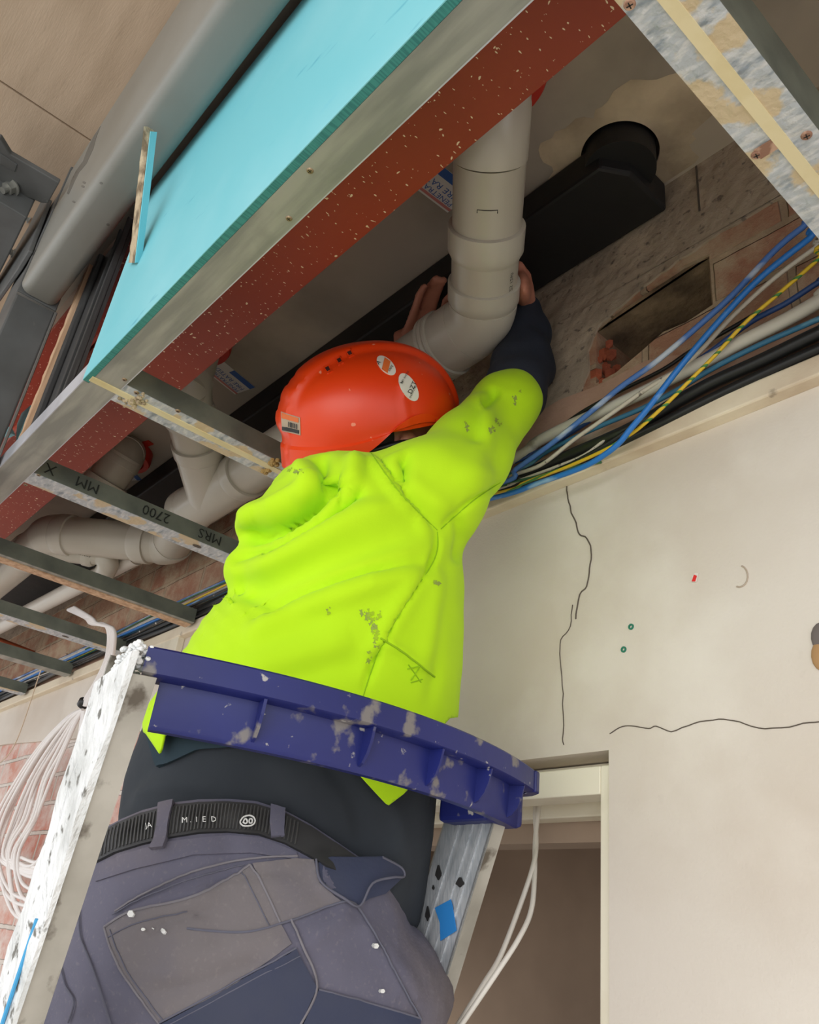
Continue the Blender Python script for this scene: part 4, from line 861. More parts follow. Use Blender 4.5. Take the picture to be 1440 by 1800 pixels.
def stile(T, d, crust, w=.026, dep=.070, extra=0.0, name='stile'):
    d = _n(np.asarray(d, float)); yv = np.array([0, 1., 0]); yv = _n(yv - d * (yv @ d)); cx = np.cross(yv, d); cx = cx if cx[0] < 0 else -cx
    L = (T[2] - .012) / -d[2]; th = .0025
    A = T - yv * w
    up = -d * extra
    fl = MB(); fl.hexa(A, T, T + cx * th, A + cx * th, d * L)
    fl.hexa(A + cx * dep, T + cx * dep, T + cx * (dep + th), A + cx * (dep + th), d * L)
    o = fl.build(name + '_flange', m_alu, lad)
    wb = MB(); n = 60 if crust else 2
    if crust:
        rows = []; k = 7
        for i in range(n + 1):
            for j in range(k + 1):
                q = A + up + d * ((L + extra) * i / n + .048 * j / k * (1 - i / n)) + cx * ((dep + .006) * j / k - .003); rows.append(q - yv * (.003 + .0045 * abs(noise.noise(Vector(q * 45))) + .003 * noise.noise(Vector(q * 140))))
        base = len(rows); rows2 = [A + up + d * ((L + extra) * i / n + .048 * j / k * (1 - i / n)) + cx * ((dep + .006) * j / k - .003) + yv * .001 for i in range(n + 1) for j in range(k + 1)]
        fs = []
        for i in range(n):
            for j in range(k):
                a = i * (k + 1) + j; fs.append((a, a + 1, a + k + 2, a + k + 1)); fs.append((base + a, base + a + k + 1, base + a + k + 2, base + a + 1))
        for i in range(n):
            for j in (0, k): a = i * (k + 1) + j; fs.append((a, a + k + 1, base + a + k + 1, base + a))
        for j in range(k):
            for i in (0, n): a = i * (k + 1) + j; fs.append((a, a + 1, base + a + 1, base + a))
        wb.add(rows + rows2, fs)
    else:
        wb.hexa(A, A + cx * dep, A + cx * dep + yv * th, A + yv * th, d * L)
        for s0, s1_ in ((.014, .018), (.030, .042), (.052, .056)): wb.hexa(A + cx * s0, A + cx * s1_, A + cx * s1_ - yv * .0018, A + cx * s0 - yv * .0018, d * L)
    w_ = wb.build(name + '_web', m_crust if crust else m_alub, lad, smooth=50 if crust else None)
    return A, d, yv, cx, L, o, w_
TL = at(276, 1192, .742); TR = at(913, 1372, 1.012)
A, d, yv, cx, L, fo, wo = stile(TL, (-.45, .113, -1), True, .0245, .066, extra=.020)
wo['label'] = 'white paint crusted web'
b = MB(); b.tube([A - yv * .0065 + cx * .010 + d * s for s in np.linspace(.22, .62, 8)], .0018, 6); b.build('blue_streak', m_bstreak, wo)
# white crust climbing over the corner of the rail
b = MB()
for q in range(150):
    c = e0 + np.array([random.uniform(-.045, .001), random.uniform(-.012, .012), random.uniform(-.020, .001)]); b.ball(c, random.uniform(.0015, .0042), 4, (1, 1, .8))
b.build('paint_crust', m_crust, rail, smooth=60)
A, d, yv, cx, L, fo, wo = stile(TR, (-.45, .084, -1), False, .0215, .080)
def webpt(u, s): return A - yv * .0022 + cx * u + d * s
def onweb(x, y):
    """point of the right stile's outer face under a photo pixel"""
    o = A - yv * .0022; r = ray(x, y); k = ((o - CAM) @ yv) / (r @ yv); return CAM + r * k
b = MB(); b.prism([onweb(*q) for q in ((765, 1596), (793, 1581), (796, 1592), (803, 1636), (775, 1654), (774, 1622))], -yv * .0008); b.build('blue_tape', m_tape, wo)
m_spot = mat('black_spot', (40, 38, 38), .8)
for cx_, cy_, a_, c_ in ((809, 1551, 7, 8), (771, 1534, 5, 12), (752, 1606, 4, 12), (762, 1560, 2, 4)):
    b = MB(); b.prism([onweb(cx_ + a_ * math.cos(t) * (1 + .25 * math.sin(3 * t)), cy_ + c_ * math.sin(t) * (1 + .2 * math.cos(4 * t))) for t in np.linspace(0, 2 * math.pi, 14, endpoint=False)], -yv * .0005); b.build('paint_spot', m_spot, wo)
# platform, steps and rear legs (below the picture)
PZ = .90
for z in (.30, .60):
    k = (ZR - z) * .45; b = MB(); b.box((XR - k - .09, .40, z - .03), (XR - k + .02, .885, z)); b.build('step', m_alu, lad)
b = MB(); b.box((-1.36, .395, PZ - .04), (-.86, .880, PZ)); b.build('platform', m_alu, lad)
for y in (.44, .84):
    b = MB(); b.hexa((-.90, y - .012, PZ - .04), (-.86, y - .012, PZ - .04), (-.86, y + .012, PZ - .04), (-.90, y + .012, PZ - .04), (.34, 0, -PZ + .04)); b.build('rear_leg', m_alu, lad)

# ------------------------------------------------------------------ the worker
m_skin = mat('skin', (196, 132, 108), .55, layers=[((176, 108, 88), 12, .4, .7, 4)])
m_hair = mat('dark_hair', (34, 28, 24), .7)
m_neon = mat('neon_fleece', (180, 226, 0), .9, layers=[((188, 232, 8), 4, .4, .7, 4)], bump=(420, .12, .001), sheen=.05)
m_navy = mat('navy_cloth', (30, 36, 50), .9, layers=[((42, 48, 60), 8, .45, .75, 5)], bump=(200, .2, .002))
m_tee = mat('black_shirt', (38, 43, 50), .9, layers=[((50, 55, 61), 5, .45, .75, 5)], bump=(150, .15, .002))
m_lining = mat('dark_teal_lining', (34, 52, 62), .9)
m_trou = mat('grey_work_cloth', (98, 96, 112), .92, layers=[((112, 104, 106), 3.6, .5, .68, 4), ((82, 82, 100), 6, .5, .75, 5), ((128, 122, 128), 200, .58, .8, 3, (1, 1, 1), .5)], bump=(240, .25, .002))
m_trouw = mat('worn_work_cloth', (114, 108, 110), .92, layers=[((96, 94, 108), 5, .42, .65, 5), ((134, 126, 126), 200, .58, .8, 3, (1, 1, 1), .5)], bump=(240, .25, .002))
m_patchd = mat('navy_reinforcement', (54, 60, 84), .92, layers=[((62, 66, 84), 7, .45, .7, 5)], bump=(240, .25, .002))
m_thread = mat('seam_thread', (96, 96, 110), .9); m_threadl = mat('pale_seam_edge', (122, 118, 124), .9)
m_neonseam = mat('neon_seam', (140, 184, 0), .9); m_dirt = mat('grey_dirt', (140, 158, 70), .95, layers=[((156, 188, 30), 60, .5, .6, 4)])
m_belt = mat('black_web_belt', (46, 46, 48), .6)
m_white = mat('white_print', (224, 224, 222), .6)

def st(L, R, d, t, dR=None):
    a = at(*L, d); c = at(*R, d if dR is None else dR); return ((a + c) / 2, (c - a) / 2, t)
HC = at(655, 742, 1.335)
_F = RM @ np.array([.93, -.16, .33]); _F = _n(_F); _U = RM @ np.array([-.16, -.93, -.30]); _U = _n(_U - _F * (_U @ _F)); _R = np.cross(_F, _U)   # helmet axes: forward, up, right
def hp(f, r, u): return HC + _F * f + _R * r + _U * u
per = thing('person', (-1.02, .56, .90), 'worker in orange helmet, neon hoodie and grey work trousers reaching up to the pipe', 'person')

# joints
SH_R = at(752, 868, 1.165); EL_R = at(886, 712, 1.335); WR_R = at(922, 556, 1.510)
SH_L = at(545, 850, 1.30); EL_L = at(628, 775, 1.44); WR_L = at(716, 668, 1.675)
PEL = at(420, 1590, 1.03)
# --- body: one continuous skin
g = Grid((-1.35, .25, .86), (-.60, .90, 3.02), .006)
neck0 = at(640, 890, 1.26)
tor = [st((250, 1600), (600, 1620), 1.03, .090), st((300, 1400), (640, 1440), 1.09, .085), st((400, 1200), (740, 1220), 1.13, .085), st((450, 1000), (760, 1000), 1.17, .09), st((570, 940), (710, 940), 1.20, .060)]
g.loft(tor, .03)
g.cone(neck0, hp(-.03, 0, -.10), .062, .056, .03)
g.ell(hp(0, 0, -.012), [_F * .096, _R * .076, _U * .108], .02)                    # skull
g.ell(hp(.035, 0, -.085), [_F * .062, _R * .055, _U * .070], .03)                 # jaw
g.cone(hp(.095, 0, -.045), hp(.118, 0, -.078), .008, .014, .012)                  # nose
for s_ in (1, -1):
    g.ell(hp(.088, s_ * .032, -.040), [_F * .014, _R * .017, _U * .010], .008)    # brow / eye
    g.cone(hp(.094, s_ * .016, -.108), hp(.098, 0, -.106), .006, .008, .006)      # lips
    g.ell(hp(.030, s_ * .078, -.036), [_F * .018, _R * .009, _U * .030], .006)   # ear
    g.ell(hp(.022, s_ * .084, -.030), [_F * .010, _R * .006, _U * .022], .004)
g.cone(hp(.088, -.016, -.120), hp(.088, .016, -.120), .012, .012, .02)            # chin
for a, e, w in ((SH_R, EL_R, WR_R), (SH_L, EL_L, WR_L)):
    g.cone(at(640, 930, 1.22), a, .045, .042, .02); g.cone(a, e, .042, .028, .015); m__ = at(912, 640, 1.435) if e is EL_R else (e + w) / 2; g.cone(e, m__, .028, .028, .015); g.cone(m__, w, .028, .024, .015)
def hand(wr, palm, kn, fingers, thumb, nrm, k=.006):
    """palm: centre; kn: knuckle line (two ends); fingers: list of chains from the knuckles"""
    pl = _n(palm - wr); sd = _n(kn[1] - kn[0]); nm = _n(np.cross(pl, sd))
    g.cone(wr, palm, .026, .020, .015); g.ell(palm, [pl * .046, sd * .040, nm * .016], .012)
    for q, ch in enumerate(fingers):
        r = (.0095, .010, .0095, .008)[q]; g.cone(palm * .45 + ch[0] * .55, ch[0], r * 1.1, r * 1.05, .008)
        for i in range(len(ch) - 1): g.cone(ch[i], ch[i + 1], r * (1 - .08 * i), r * (1 - .08 * (i + 1)), .003)
    for i in range(len(thumb) - 1): g.cone(thumb[i], thumb[i + 1], .0125 - .001 * i, .0115 - .001 * i, .006)
# left hand: behind the run of pipe, fingertips showing over its top
pal = at(732, 612, 1.680); fx = [(716, 742), (732, 762), (748, 776), (764, 788)]
fin = []
for q, (x0, x1) in enumerate(fx):
    ln = (0, 14, 12, -8)[q]
    fin.append([at(x0, 582, 1.665), at(x0 + (x1 - x0) * .45, 550 - ln, 1.62), at(x0 + (x1 - x0) * .85, 518 - ln, 1.575), at(x1 + 4, 500 - ln + (10 if q == 3 else 4), 1.545)])
hand(WR_L, pal, (at(716, 582, 1.665), at(764, 582, 1.665)), fin, [at(716, 630, 1.69), at(704, 606, 1.69), at(700, 590, 1.68)], None)
# right hand: closed round the far side of the pipe
pal = at(917, 506, 1.480); fin = []
for q in range(4):
    y = 478 + q * 13; fin.append([at(914 + q, y + 4, 1.495), at(898, y - 6, 1.525), at(876, y - 10, 1.530), at(858, y - 9, 1.520)])
hand(WR_R, pal, (at(912, 478, 1.49), at(918, 526, 1.49)), fin, [at(928, 520, 1.470), at(922, 488, 1.455), at(911, 468, 1.448)], None)
LEG_L = [at(330, 1680, 1.03), at(280, 2050, 1.10)]; LEG_R = [at(590, 1690, 1.02), at(690, 2000, 1.06)]
FT_L = np.array([-1.12, .46, .94]); FT_R = np.array([-1.02, .62, .94]); KN_L = np.array([-1.10, .50, 1.36]); KN_R = np.array([-.98, .66, 1.36])
for hip, kn, ft in ((LEG_L[0], KN_L, FT_L), (LEG_R[0], KN_R, FT_R)):
    g.cone(hip, kn, .072, .050, .03); g.cone(kn, ft, .048, .036, .02); g.cone(ft + np.array([0, -.03, -.012]), ft + np.array([0, .15, -.018]), .026, .022, .02)
V, F = g.mesh(); V = relax(V, F, 1, .3); body = np_mesh('body', V, F, m_skin, per)
g = Grid(hp(0, 0, 0) - .2, hp(0, 0, 0) + .2, .006); g.ell(hp(-.022, 0, -.016), [_F * .085, _R * .0815, _U * .105], .01); g.cone(hp(-.05, -.04, -.09), hp(-.05, .04, -.09), .034, .034, .02)
V, F = g.mesh(); hair = np_mesh('hair', V, F, m_hair, per)

# --- trousers
g = Grid((-1.42, .18, 1.0), (-.62, .89, 2.06), .006)
tr_ = [st((206, 1428), (640, 1476), 1.055, .118), st((172, 1500), (676, 1548), 1.02, .130), st((135, 1600), (706, 1632), .985, .142), st((98, 1710), (744, 1720), .97, .148), st((74, 1810), (800, 1800), .975, .140)]
g.loft(tr_, .02, .006)
for hip, kn, ft, sx_ in ((at(270, 1830, .99), KN_L, FT_L, 0), (at(600, 1830, .985), KN_R, FT_R, 0)):
    g.cone(hip, kn, .118, .085, .04); g.cone(kn, ft + np.array([0, 0, .09]), .080, .070, .03)
V, F = g.mesh(); V = relax(V, F, 3)
V = fold(V, F, [([(215, 1590), (300, 1562), (400, 1540), (520, 1528)], -.004, 9), ([(260, 1640), (330, 1610), (380, 1600)], -.006, 10), ([(300, 1690), (400, 1665), (520, 1650)], .004, 22), ([(180, 1690), (260, 1700), (330, 1720)], .004, 16),
    ([(470, 1700), (560, 1640), (620, 1600)], .005, 18), ([(640, 1620), (680, 1680), (740, 1760)], .005, 16), ([(250, 1750), (350, 1730), (470, 1690)], -.004, 14), ([(410, 1440), (390, 1560), (380, 1680)], -.004, 26), ([(560, 1500), (580, 1560), (640, 1590)], .006, 16), ([(120, 1660), (150, 1720), (150, 1790)], .005, 14)])
V = crumple(V, F, 14, .004, 3, (1, 1, .6)); V = crumple(V, F, 34, .0016, 8)
pxv = proj(V); V, F = clip_mesh(V, F, pxv[:, 1] - np.where(depth_of(V) < 1.06, np.interp(pxv[:, 0], [150, 172, 212, 250, 300, 350, 400, 450, 500, 545, 590, 640, 690], [1505, 1462, 1440, 1424, 1411, 1405, 1404, 1408, 1424, 1448, 1478, 1512, 1550]), np.interp(pxv[:, 0], [150, 700], [1470, 1530])))
trou = np_mesh('trousers', V, F, m_trou, per); sk = Skin(V, F)
# belt round the waist
Cb = [st((190, 1463), (662, 1520), 1.035, .124)][0]
patch(sk, [(150, 1512), (172, 1470), (212, 1448), (250, 1432), (300, 1419), (350, 1413), (400, 1412), (450, 1416), (500, 1432), (545, 1456), (590, 1486), (640, 1520), (668, 1546), (652, 1572), (600, 1540), (545, 1508), (500, 1484), (455, 1469), (400, 1464), (350, 1466), (300, 1474), (250, 1486), (205, 1500), (165, 1520)], .004, .003, 'belt', m_belt, per, 9)
belt = bpy.data.objects['belt'] if 'belt' in bpy.data.objects else None
for t in np.linspace(0, 1, 58):     # woven ribs of the belt
    xx = 172 + 350 * t; yt = np.interp(xx, [172, 212, 250, 300, 350, 400, 450, 500, 545], [1474, 1451, 1435, 1422, 1416, 1415, 1419, 1436, 1460]); yb_ = np.interp(xx - 6, [165, 205, 250, 300, 350, 400, 455, 500, 545], [1517, 1497, 1483, 1471, 1463, 1461, 1466, 1481, 1505])
    if t == 0: ribs = MB()
    a, n1 = sk.hit(xx, yt + 2, .0045); c, n2 = sk.hit(xx - 6, yb_ - 2, .0045)
    if a is not None and c is not None: ribs.tube([a, (a + c) / 2 + (n1 + n2) * .0004, c], .0011, 5)
ribs.build('belt_rib', mat('belt_rib', (66, 66, 66), .55), belt)
print_on(sk, 'JA', (262, 1461), (1, -.16), 9, .0068, 'belt_lettering', m_white, belt); print_on(sk, 'M .  I  E  D', (322, 1452), (1, -.03), 9.5, .0068, 'belt_lettering', m_white, belt)
ring = [sk.hit(436 + 12 * math.cos(t), 1449 + 9 * math.sin(t), .0066)[0] for t in np.linspace(0, 2 * math.pi, 18)]
b = MB(); b.tube(ring, .0009, 5)
for dx_ in (-4, 4): b.tube([sk.hit(436 + dx_ + 3 * math.cos(t), 1449 + 4 * math.sin(t), .0066)[0] for t in np.linspace(0, 2 * math.pi, 10)], .0009, 5)
b.build('belt_emblem', m_white, belt)
for poly in ([(284, 1418), (308, 1412), (300, 1450), (296, 1478), (290, 1494), (268, 1496), (276, 1480), (282, 1450)], [(476, 1420), (500, 1428), (497, 1470), (498, 1474), (476, 1476), (474, 1450)]):
    patch(sk, poly, .0082, .002, 'belt_loop', m_trou, trou, 6)
patch(sk, [(172, 1524), (212, 1504), (300, 1480), (400, 1469), (460, 1474), (520, 1498), (524, 1512), (440, 1500), (340, 1504), (240, 1528), (170, 1550)], .0022, .002, 'waistband', m_trou, trou, 8)
patch(sk, [(186, 1630), (232, 1603), (330, 1580), (400, 1548), (440, 1519), (462, 1560), (492, 1622), (512, 1660), (400, 1740), (282, 1796), (240, 1742), (204, 1684)], .0022, .002, 'back_pocket', m_trouw, trou, 8)
patch(sk, [(444, 1518), (520, 1510), (552, 1513), (562, 1552), (600, 1585), (512, 1616), (492, 1622), (464, 1560)], .0024, .002, 'hip_panel', m_trouw, trou, 8)
patch(sk, [(281, 1800), (400, 1738), (520, 1668), (556, 1735), (540, 1772), (520, 1815), (420, 1860), (310, 1850)], .0030, .002, 'dark_reinforcement', m_patchd, trou, 8)
patch(sk, [(559, 1738), (640, 1760), (738, 1792), (735, 1850), (640, 1850), (525, 1815), (545, 1772)], .0030, .002, 'dark_reinforcement', m_patchd, trou, 8)
# side pocket mouth gaping open
P_ = [sk.hit(x, y, o)[0] for x, y, o in ((560, 1512, .004), (612, 1516, .012), (650, 1524, .022), (676, 1540, .024), (683, 1556, .022))]; Q_ = [sk.hit(x, y, .002)[0] for x, y in ((562, 1552), (600, 1580), (628, 1592), (648, 1580), (676, 1572))]
b = MB(); n = len(P_); b.add(P_ + Q_ + [p - np.array([0, .003, 0]) * 0 + RM[:, 2] * .003 for p in P_] + [q + RM[:, 2] * .003 for q in Q_], [(i, i + 1, n + i + 1, n + i) for i in range(n - 1)] + [(2 * n + i, 3 * n + i, 3 * n + i + 1, 2 * n + i + 1) for i in range(n - 1)] + [(i, 2 * n + i, 2 * n + i + 1, i + 1) for i in range(n - 1)] + [(n + i, n + i + 1, 3 * n + i + 1, 3 * n + i) for i in range(n - 1)])
b.build('pocket_mouth', m_patchd, trou, smooth=60)
b = MB(); b.tube(smoothpath([sk.hit(556, 1514, .004)[0], sk.hit(564, 1550, .006)[0], sk.hit(600, 1580, .007)[0], sk.hit(626, 1590, .007)[0], sk.hit(640, 1562, .016)[0], sk.hit(664, 1556, .022)[0], P_[4], P_[3], P_[2]], 5), .0014, 6); b.build('pocket_hem', m_thread, trou, smooth=60)
for pxl, rr, mm in (([(205, 1602), (262, 1566), (350, 1530), (440, 1511), (522, 1506)], .0011, m_threadl), ([(200, 1608), (262, 1574), (350, 1540), (430, 1521)], .0007, m_thread),
    ([(186, 1630), (232, 1603), (330, 1580), (400, 1548), (440, 1519)], .0014, m_threadl), ([(186, 1630), (204, 1684), (240, 1742), (282, 1798)], .0012, m_threadl), ([(196, 1634), (214, 1684), (250, 1742), (290, 1794)], .0007, m_thread), ([(192, 1648), (240, 1624), (330, 1600)], .0007, m_thread),
    ([(440, 1519), (464, 1560), (492, 1622)], .0013, m_threadl), ([(424, 1530), (446, 1572), (474, 1630)], .0007, m_thread), ([(330, 1632), (430, 1640), (512, 1618), (600, 1586), (628, 1592)], .0012, m_thread), ([(510, 1616), (530, 1660), (556, 1735), (520, 1812)], .0013, m_threadl),
    ([(282, 1796), (400, 1734), (520, 1666)], .0010, m_thread), ([(290, 1804), (400, 1746), (526, 1678)], .0007, m_thread), ([(559, 1738), (640, 1760), (738, 1790)], .0010, m_thread), ([(626, 1592), (668, 1660), (700, 1720), (738, 1792)], .0013, m_thread),
    ([(142, 1600), (146, 1650), (170, 1712), (200, 1808)], .0012, m_thread), ([(108, 1690), (118, 1730), (134, 1760), (124, 1796)], .0012, m_thread)):
    seam(sk, pxl, rr, 'seam', mm, trou, .0026)
for x, y, r_ in ((234, 1608, 3), (254, 1634, 1.6), (291, 1640, 2.4), (270, 1632, 1.2), (658, 1662, 2.5), (669, 1742, 2)):
    patch(sk, [(x + r_ * 2 * math.cos(t), y + r_ * 2 * math.sin(t)) for t in np.linspace(0, 6.28, 7)[:-1]], .0048, .0005, 'paint_fleck', m_white, trou, 9)

# --- dark shirt
g = Grid((-1.35, .22, 1.72), (-.62, .89, 2.45), .006)
g.loft([st((205, 1520), (640, 1580), 1.05, .095), st((200, 1470), (690, 1530), 1.055, .116), st((236, 1405), (742, 1445), 1.075, .124), st((322, 1335), (765, 1360), 1.09, .126), st((372, 1240), (776, 1255), 1.105, .112), st((450, 1120), (760, 1120), 1.13, .09)], .02, .006)
g.ell(at(660, 1470, 1.06), [_n(at(720, 1470, 1.06) - at(600, 1470, 1.06)) * .062, RZ * .050, RM[:, 2] * .10], .03)
V, F = g.mesh(); V = relax(V, F, 2)
V = fold(V, F, [([(300, 1330), (240, 1370), (205, 1420)], -.005, 14), ([(560, 1330), (620, 1400), (640, 1480)], -.006, 16), ([(470, 1330), (540, 1400), (580, 1480)], .004, 26), ([(220, 1400), (300, 1380), (380, 1385)], .003, 10), ([(660, 1400), (700, 1440), (700, 1500)], .005, 16)])
V = crumple(V, F, 12, .004, 11); shirt = np_mesh('shirt', V, F, m_tee, per); sk2 = Skin(V, F)
patch(sk2, [(262, 1288), (330, 1290), (430, 1296), (520, 1308), (430, 1312), (350, 1318), (300, 1342), (280, 1350)], .006, .003, 'lining', m_lining, shirt, 8)

# --- neon hoodie with dark sleeve ends
g = Grid((-1.32, .25, 1.80), (-.60, .895, 2.80), .0055)
hs = [st((248, 1352), (738, 1392), 1.085, .150), st((330, 1250), (776, 1262), 1.09, .145), st((420, 1150), (808, 1175), 1.105, .138), st((442, 1070), (816, 1085), 1.12, .134), st((430, 990), (806, 1000), 1.14, .124), st((462, 922), (800, 930), 1.165, .112), st((520, 900), (778, 890), 1.19, .090), st((565, 888), (730, 872), 1.215, .060)]
g.loft(hs, .02, .02)
g.chain([at(724, 892, 1.175), SH_R, at(822, 800, 1.25), EL_R], [.076, .073, .061, .0515], .03)
g.cone(EL_R, at(902, 702, 1.350), .0515, .048, .02)
g.chain([at(540, 905, 1.22), at(570, 865, 1.29), EL_L], [.052, .046, .040], .03); g.cone(EL_L, at(700, 715, 1.56), .043, .036, .02)
g.chain([at(532, 848, 1.185), at(600, 872, 1.145), at(684, 852, 1.165)], [.026, .034, .030], .010)     # folded hood
g.cone(at(452, 926, 1.13), at(600, 872, 1.115), .032, .028, .008); g.cone(at(438, 1003, 1.115), at(600, 935, 1.09), .037, .034, .008); g.cone(at(450, 1082, 1.105), at(620, 1015, 1.075), .036, .030, .014)
V, F = g.mesh(); V = relax(V, F, 6)
V = fold(V, F, [(q, a * 2.0, w) for q, a, w in [
    ([(752, 982), (640, 1010), (560, 1036), (490, 1066), (440, 1092)], -.007, 11), ([(740, 1000), (640, 1032), (560, 1060), (480, 1094), (430, 1120)], .006, 18),
    ([(408, 940), (470, 930), (540, 893), (585, 850)], -.014, 11), ([(416, 912), (480, 893), (540, 862), (580, 830)], .008, 15),
    ([(400, 985), (470, 962), (540, 925), (610, 885), (640, 862)], -.012, 13), ([(400, 1010), (480, 985), (560, 945), (640, 905), (720, 890)], .006, 20), ([(420, 1060), (520, 1010), (640, 960), (740, 930)], -.005, 22),
    ([(560, 800), (572, 835), (588, 872)], -.012, 13), ([(588, 872), (600, 860), (612, 848)], -.010, 12), ([(625, 800), (618, 850), (600, 885)], .008, 14), ([(520, 812), (540, 845), (520, 880)], .006, 14),
    ([(652, 792), (700, 862), (738, 902), (770, 934)], -.0045, 5), ([(648, 800), (694, 868), (762, 938)], .004, 9), ([(690, 800), (720, 850), (790, 900)], .005, 22),
    ([(705, 800), (712, 822), (700, 850)], -.010, 12), ([(840, 690), (850, 740), (845, 800), (820, 860)], .005, 22), ([(872, 680), (862, 700), (850, 706)], -.008, 9), ([(900, 690), (890, 760), (860, 830)], -.004, 24), ([(840, 700), (836, 740), (842, 780)], -.005, 14),
    ([(775, 928), (830, 880), (882, 846)], -.004, 5), ([(770, 935), (764, 985), (700, 1082), (664, 1150), (640, 1215)], -.0055, 5), ([(752, 1000), (695, 1085), (655, 1155)], .0045, 16),
    ([(796, 960), (786, 1060), (770, 1160), (752, 1250)], -.0022, 12), ([(780, 1000), (770, 1080), (748, 1180)], .003, 20), ([(800, 900), (812, 940), (806, 990)], -.005, 10),
    ([(668, 1120), (706, 1145), (762, 1188)], .0035, 7), ([(420, 1170), (520, 1150), (620, 1120)], .003, 26), ([(470, 1210), (560, 1180), (640, 1160)], -.003, 24)]])
V = crumple(V, F, 9, .005, 21, (1, 1, .7)); V = crumple(V, F, 26, .0014, 5); V = relax(V, F, 1, .4)
# open the hem: cut along a slanting bottom edge
pxv = proj(V); hemx = [230, 256, 281, 288, 420, 600, 640, 682, 715, 745, 765, 792, 840]; hemy = [1272, 1290, 1327, 1292, 1292, 1326, 1372, 1417, 1392, 1345, 1292, 1262, 1258]
dpt = depth_of(V); back = dpt < 1.115
lim = np.where(back, np.interp(pxv[:, 0], hemx, hemy), np.interp(pxv[:, 0], [250, 800], [1288, 1262])); V, F = clip_mesh(V, F, lim - pxv[:, 1]); hood = np_mesh('hoodie', V, F, m_neon, per); sk3 = Skin(V, F)
so = hood.modifiers.new('cloth', 'SOLIDIFY'); so.thickness = .003; so.offset = -1
m_ns = m_neonseam
for pxl in ([(652, 796), (700, 862), (738, 902), (769, 932)], [(775, 930), (830, 882), (880, 848)], [(769, 935), (763, 985), (700, 1082), (664, 1150), (638, 1225)]): seam(sk3, pxl, .0008, 'hoodie_seam', m_ns, hood, .0000)
seam(sk3, [(669, 1122), (708, 1146), (764, 1190)], .0012, 'pocket_seam', m_ns, hood, .0004)
for pxl in ([(718, 1168), (740, 1200)], [(738, 1172), (722, 1196)], [(716, 1176), (736, 1170)], [(722, 1200), (742, 1194)]): seam(sk3, pxl, .0007, 'pocket_stitch', m_ns, hood, .0006)
rnd = random.Random(3)
def smudge(cx_, cy_, w_, h_, n_, ang=0):
    for q in range(n_):
        a, r_ = rnd.gauss(0, w_ * .5), rnd.gauss(0, h_ * .5); x = cx_ + a * math.cos(ang) - r_ * math.sin(ang); y = cy_ + a * math.sin(ang) + r_ * math.cos(ang); s_ = rnd.uniform(1.2, 3.4)
        poly = [(x + s_ * (1 + .5 * math.sin(3 * t + q)) * math.cos(t), y + s_ * (1 + .5 * math.sin(3 * t + q)) * math.sin(t) * 1.1) for t in np.linspace(0, 6.28, 8)[:-1]]
        V0 = [sk3.hit(px_, py_, .0006)[0] for px_, py_ in poly]
        if all(v is not None for v in V0): sm.add(V0, [tuple(range(7))])
sm = MB(); smudge(650, 1082, 18, 9, 26, .2); smudge(660, 1112, 7, 30, 34, -.1); smudge(648, 1160, 4, 14, 6); smudge(522, 828, 14, 4, 14, .2); smudge(770, 1025, 10, 4, 10, .2); smudge(868, 752, 8, 16, 10, .6); smudge(905, 700, 6, 14, 8, .4); smudge(580, 1075, 8, 6, 5); smudge(820, 750, 4, 10, 5)
o = sm.build('dirt_smudge', m_dirt, hood); o['kind'] = 'stuff'
g = Grid(at(910, 630, 1.43) - .25, at(910, 630, 1.43) + .25, .0055)
g.chain([at(898, 706, 1.360), at(906, 690, 1.385), at(920, 640, 1.440), at(923, 585, 1.490), at(920, 552, 1.502)], [.046, .050, .0505, .040, .034], .02)
V, F = g.mesh(); V = relax(V, F, 1); V = crumple(V, F, 22, .006, 4); np_mesh('sleeve_end', V, F, m_navy, hood)

# --- safety helmet
m_hat = mat('orange_shell', (226, 60, 12), .36, layers=[((234, 72, 18), 3, .4, .7, 3), ((240, 170, 140), 60, .735, .75, 2, (1, 1, 1), .6)], spec=.5)
m_slot = mat('vent_dark', (60, 14, 10), .7)
NA, NP = 144, 56
def hat(az, ph, push=0.0):
    """az around from the front (towards the right side); ph 0 = crown .. 1 = rim"""
    ca, sa = math.cos(az), math.sin(az); rimz = -.030
    rimz += .050 * math.exp(-((abs(az) - 1.30) / .50) ** 2)          # cut away over the ears
    rimz += -.022 * max(0, -ca) ** .8                               # lower at the nape
    rimz += .012 * max(0, ca) ** 2
    a = .138 if ca > 0 else .146; bb = .108; top = .118
    th = ph * math.pi / 2
    if ph <= .8:
        t_ = ph / .8 * math.pi / 2; r = math.sin(t_) ** .92; z = top * math.cos(t_) ** .95
    else:
        t_ = (ph - .8) / .2; r = 1.0 + .012 * t_; z = rimz * t_
    f, rr, u = a * ca * r, bb * sa * r, z
    k = math.exp(-(rr / .030) ** 8) * (1 if ph < .74 else max(0, 1 - (ph - .74) * 14))   # centre ridge
    nx, ny, nz = f / a ** 2, rr / bb ** 2, max(u, 0) / top ** 2; l = math.sqrt(nx * nx + ny * ny + nz * nz) or 1
    h = .009 * k
    if -.145 < f < -.085 and abs(rr) < .024: h -= .0022 * (.5 + .5 * math.tanh(4 * math.sin(u * 190)))          # ribs at the nape
    side = math.exp(-((f - .018) / .004) ** 2) * (.0025 if abs(rr) > .06 and .0 < u < .07 else 0); h += side
    if ph > .86: h += .0035
    h += push
    return np.array([f + nx / l * h, rr + ny / l * h, u + nz / l * h])
def hw(q): return hp(q[0], q[1], q[2] + .0)
hatp = thing  # helmet parts hang on the shell
rows = []; fs = []
for j in range(NP + 1):
    ph = j / NP
    for i in range(NA): rows.append(hw(hat(2 * math.pi * (i + .5) / NA - math.pi, max(ph, .004))))
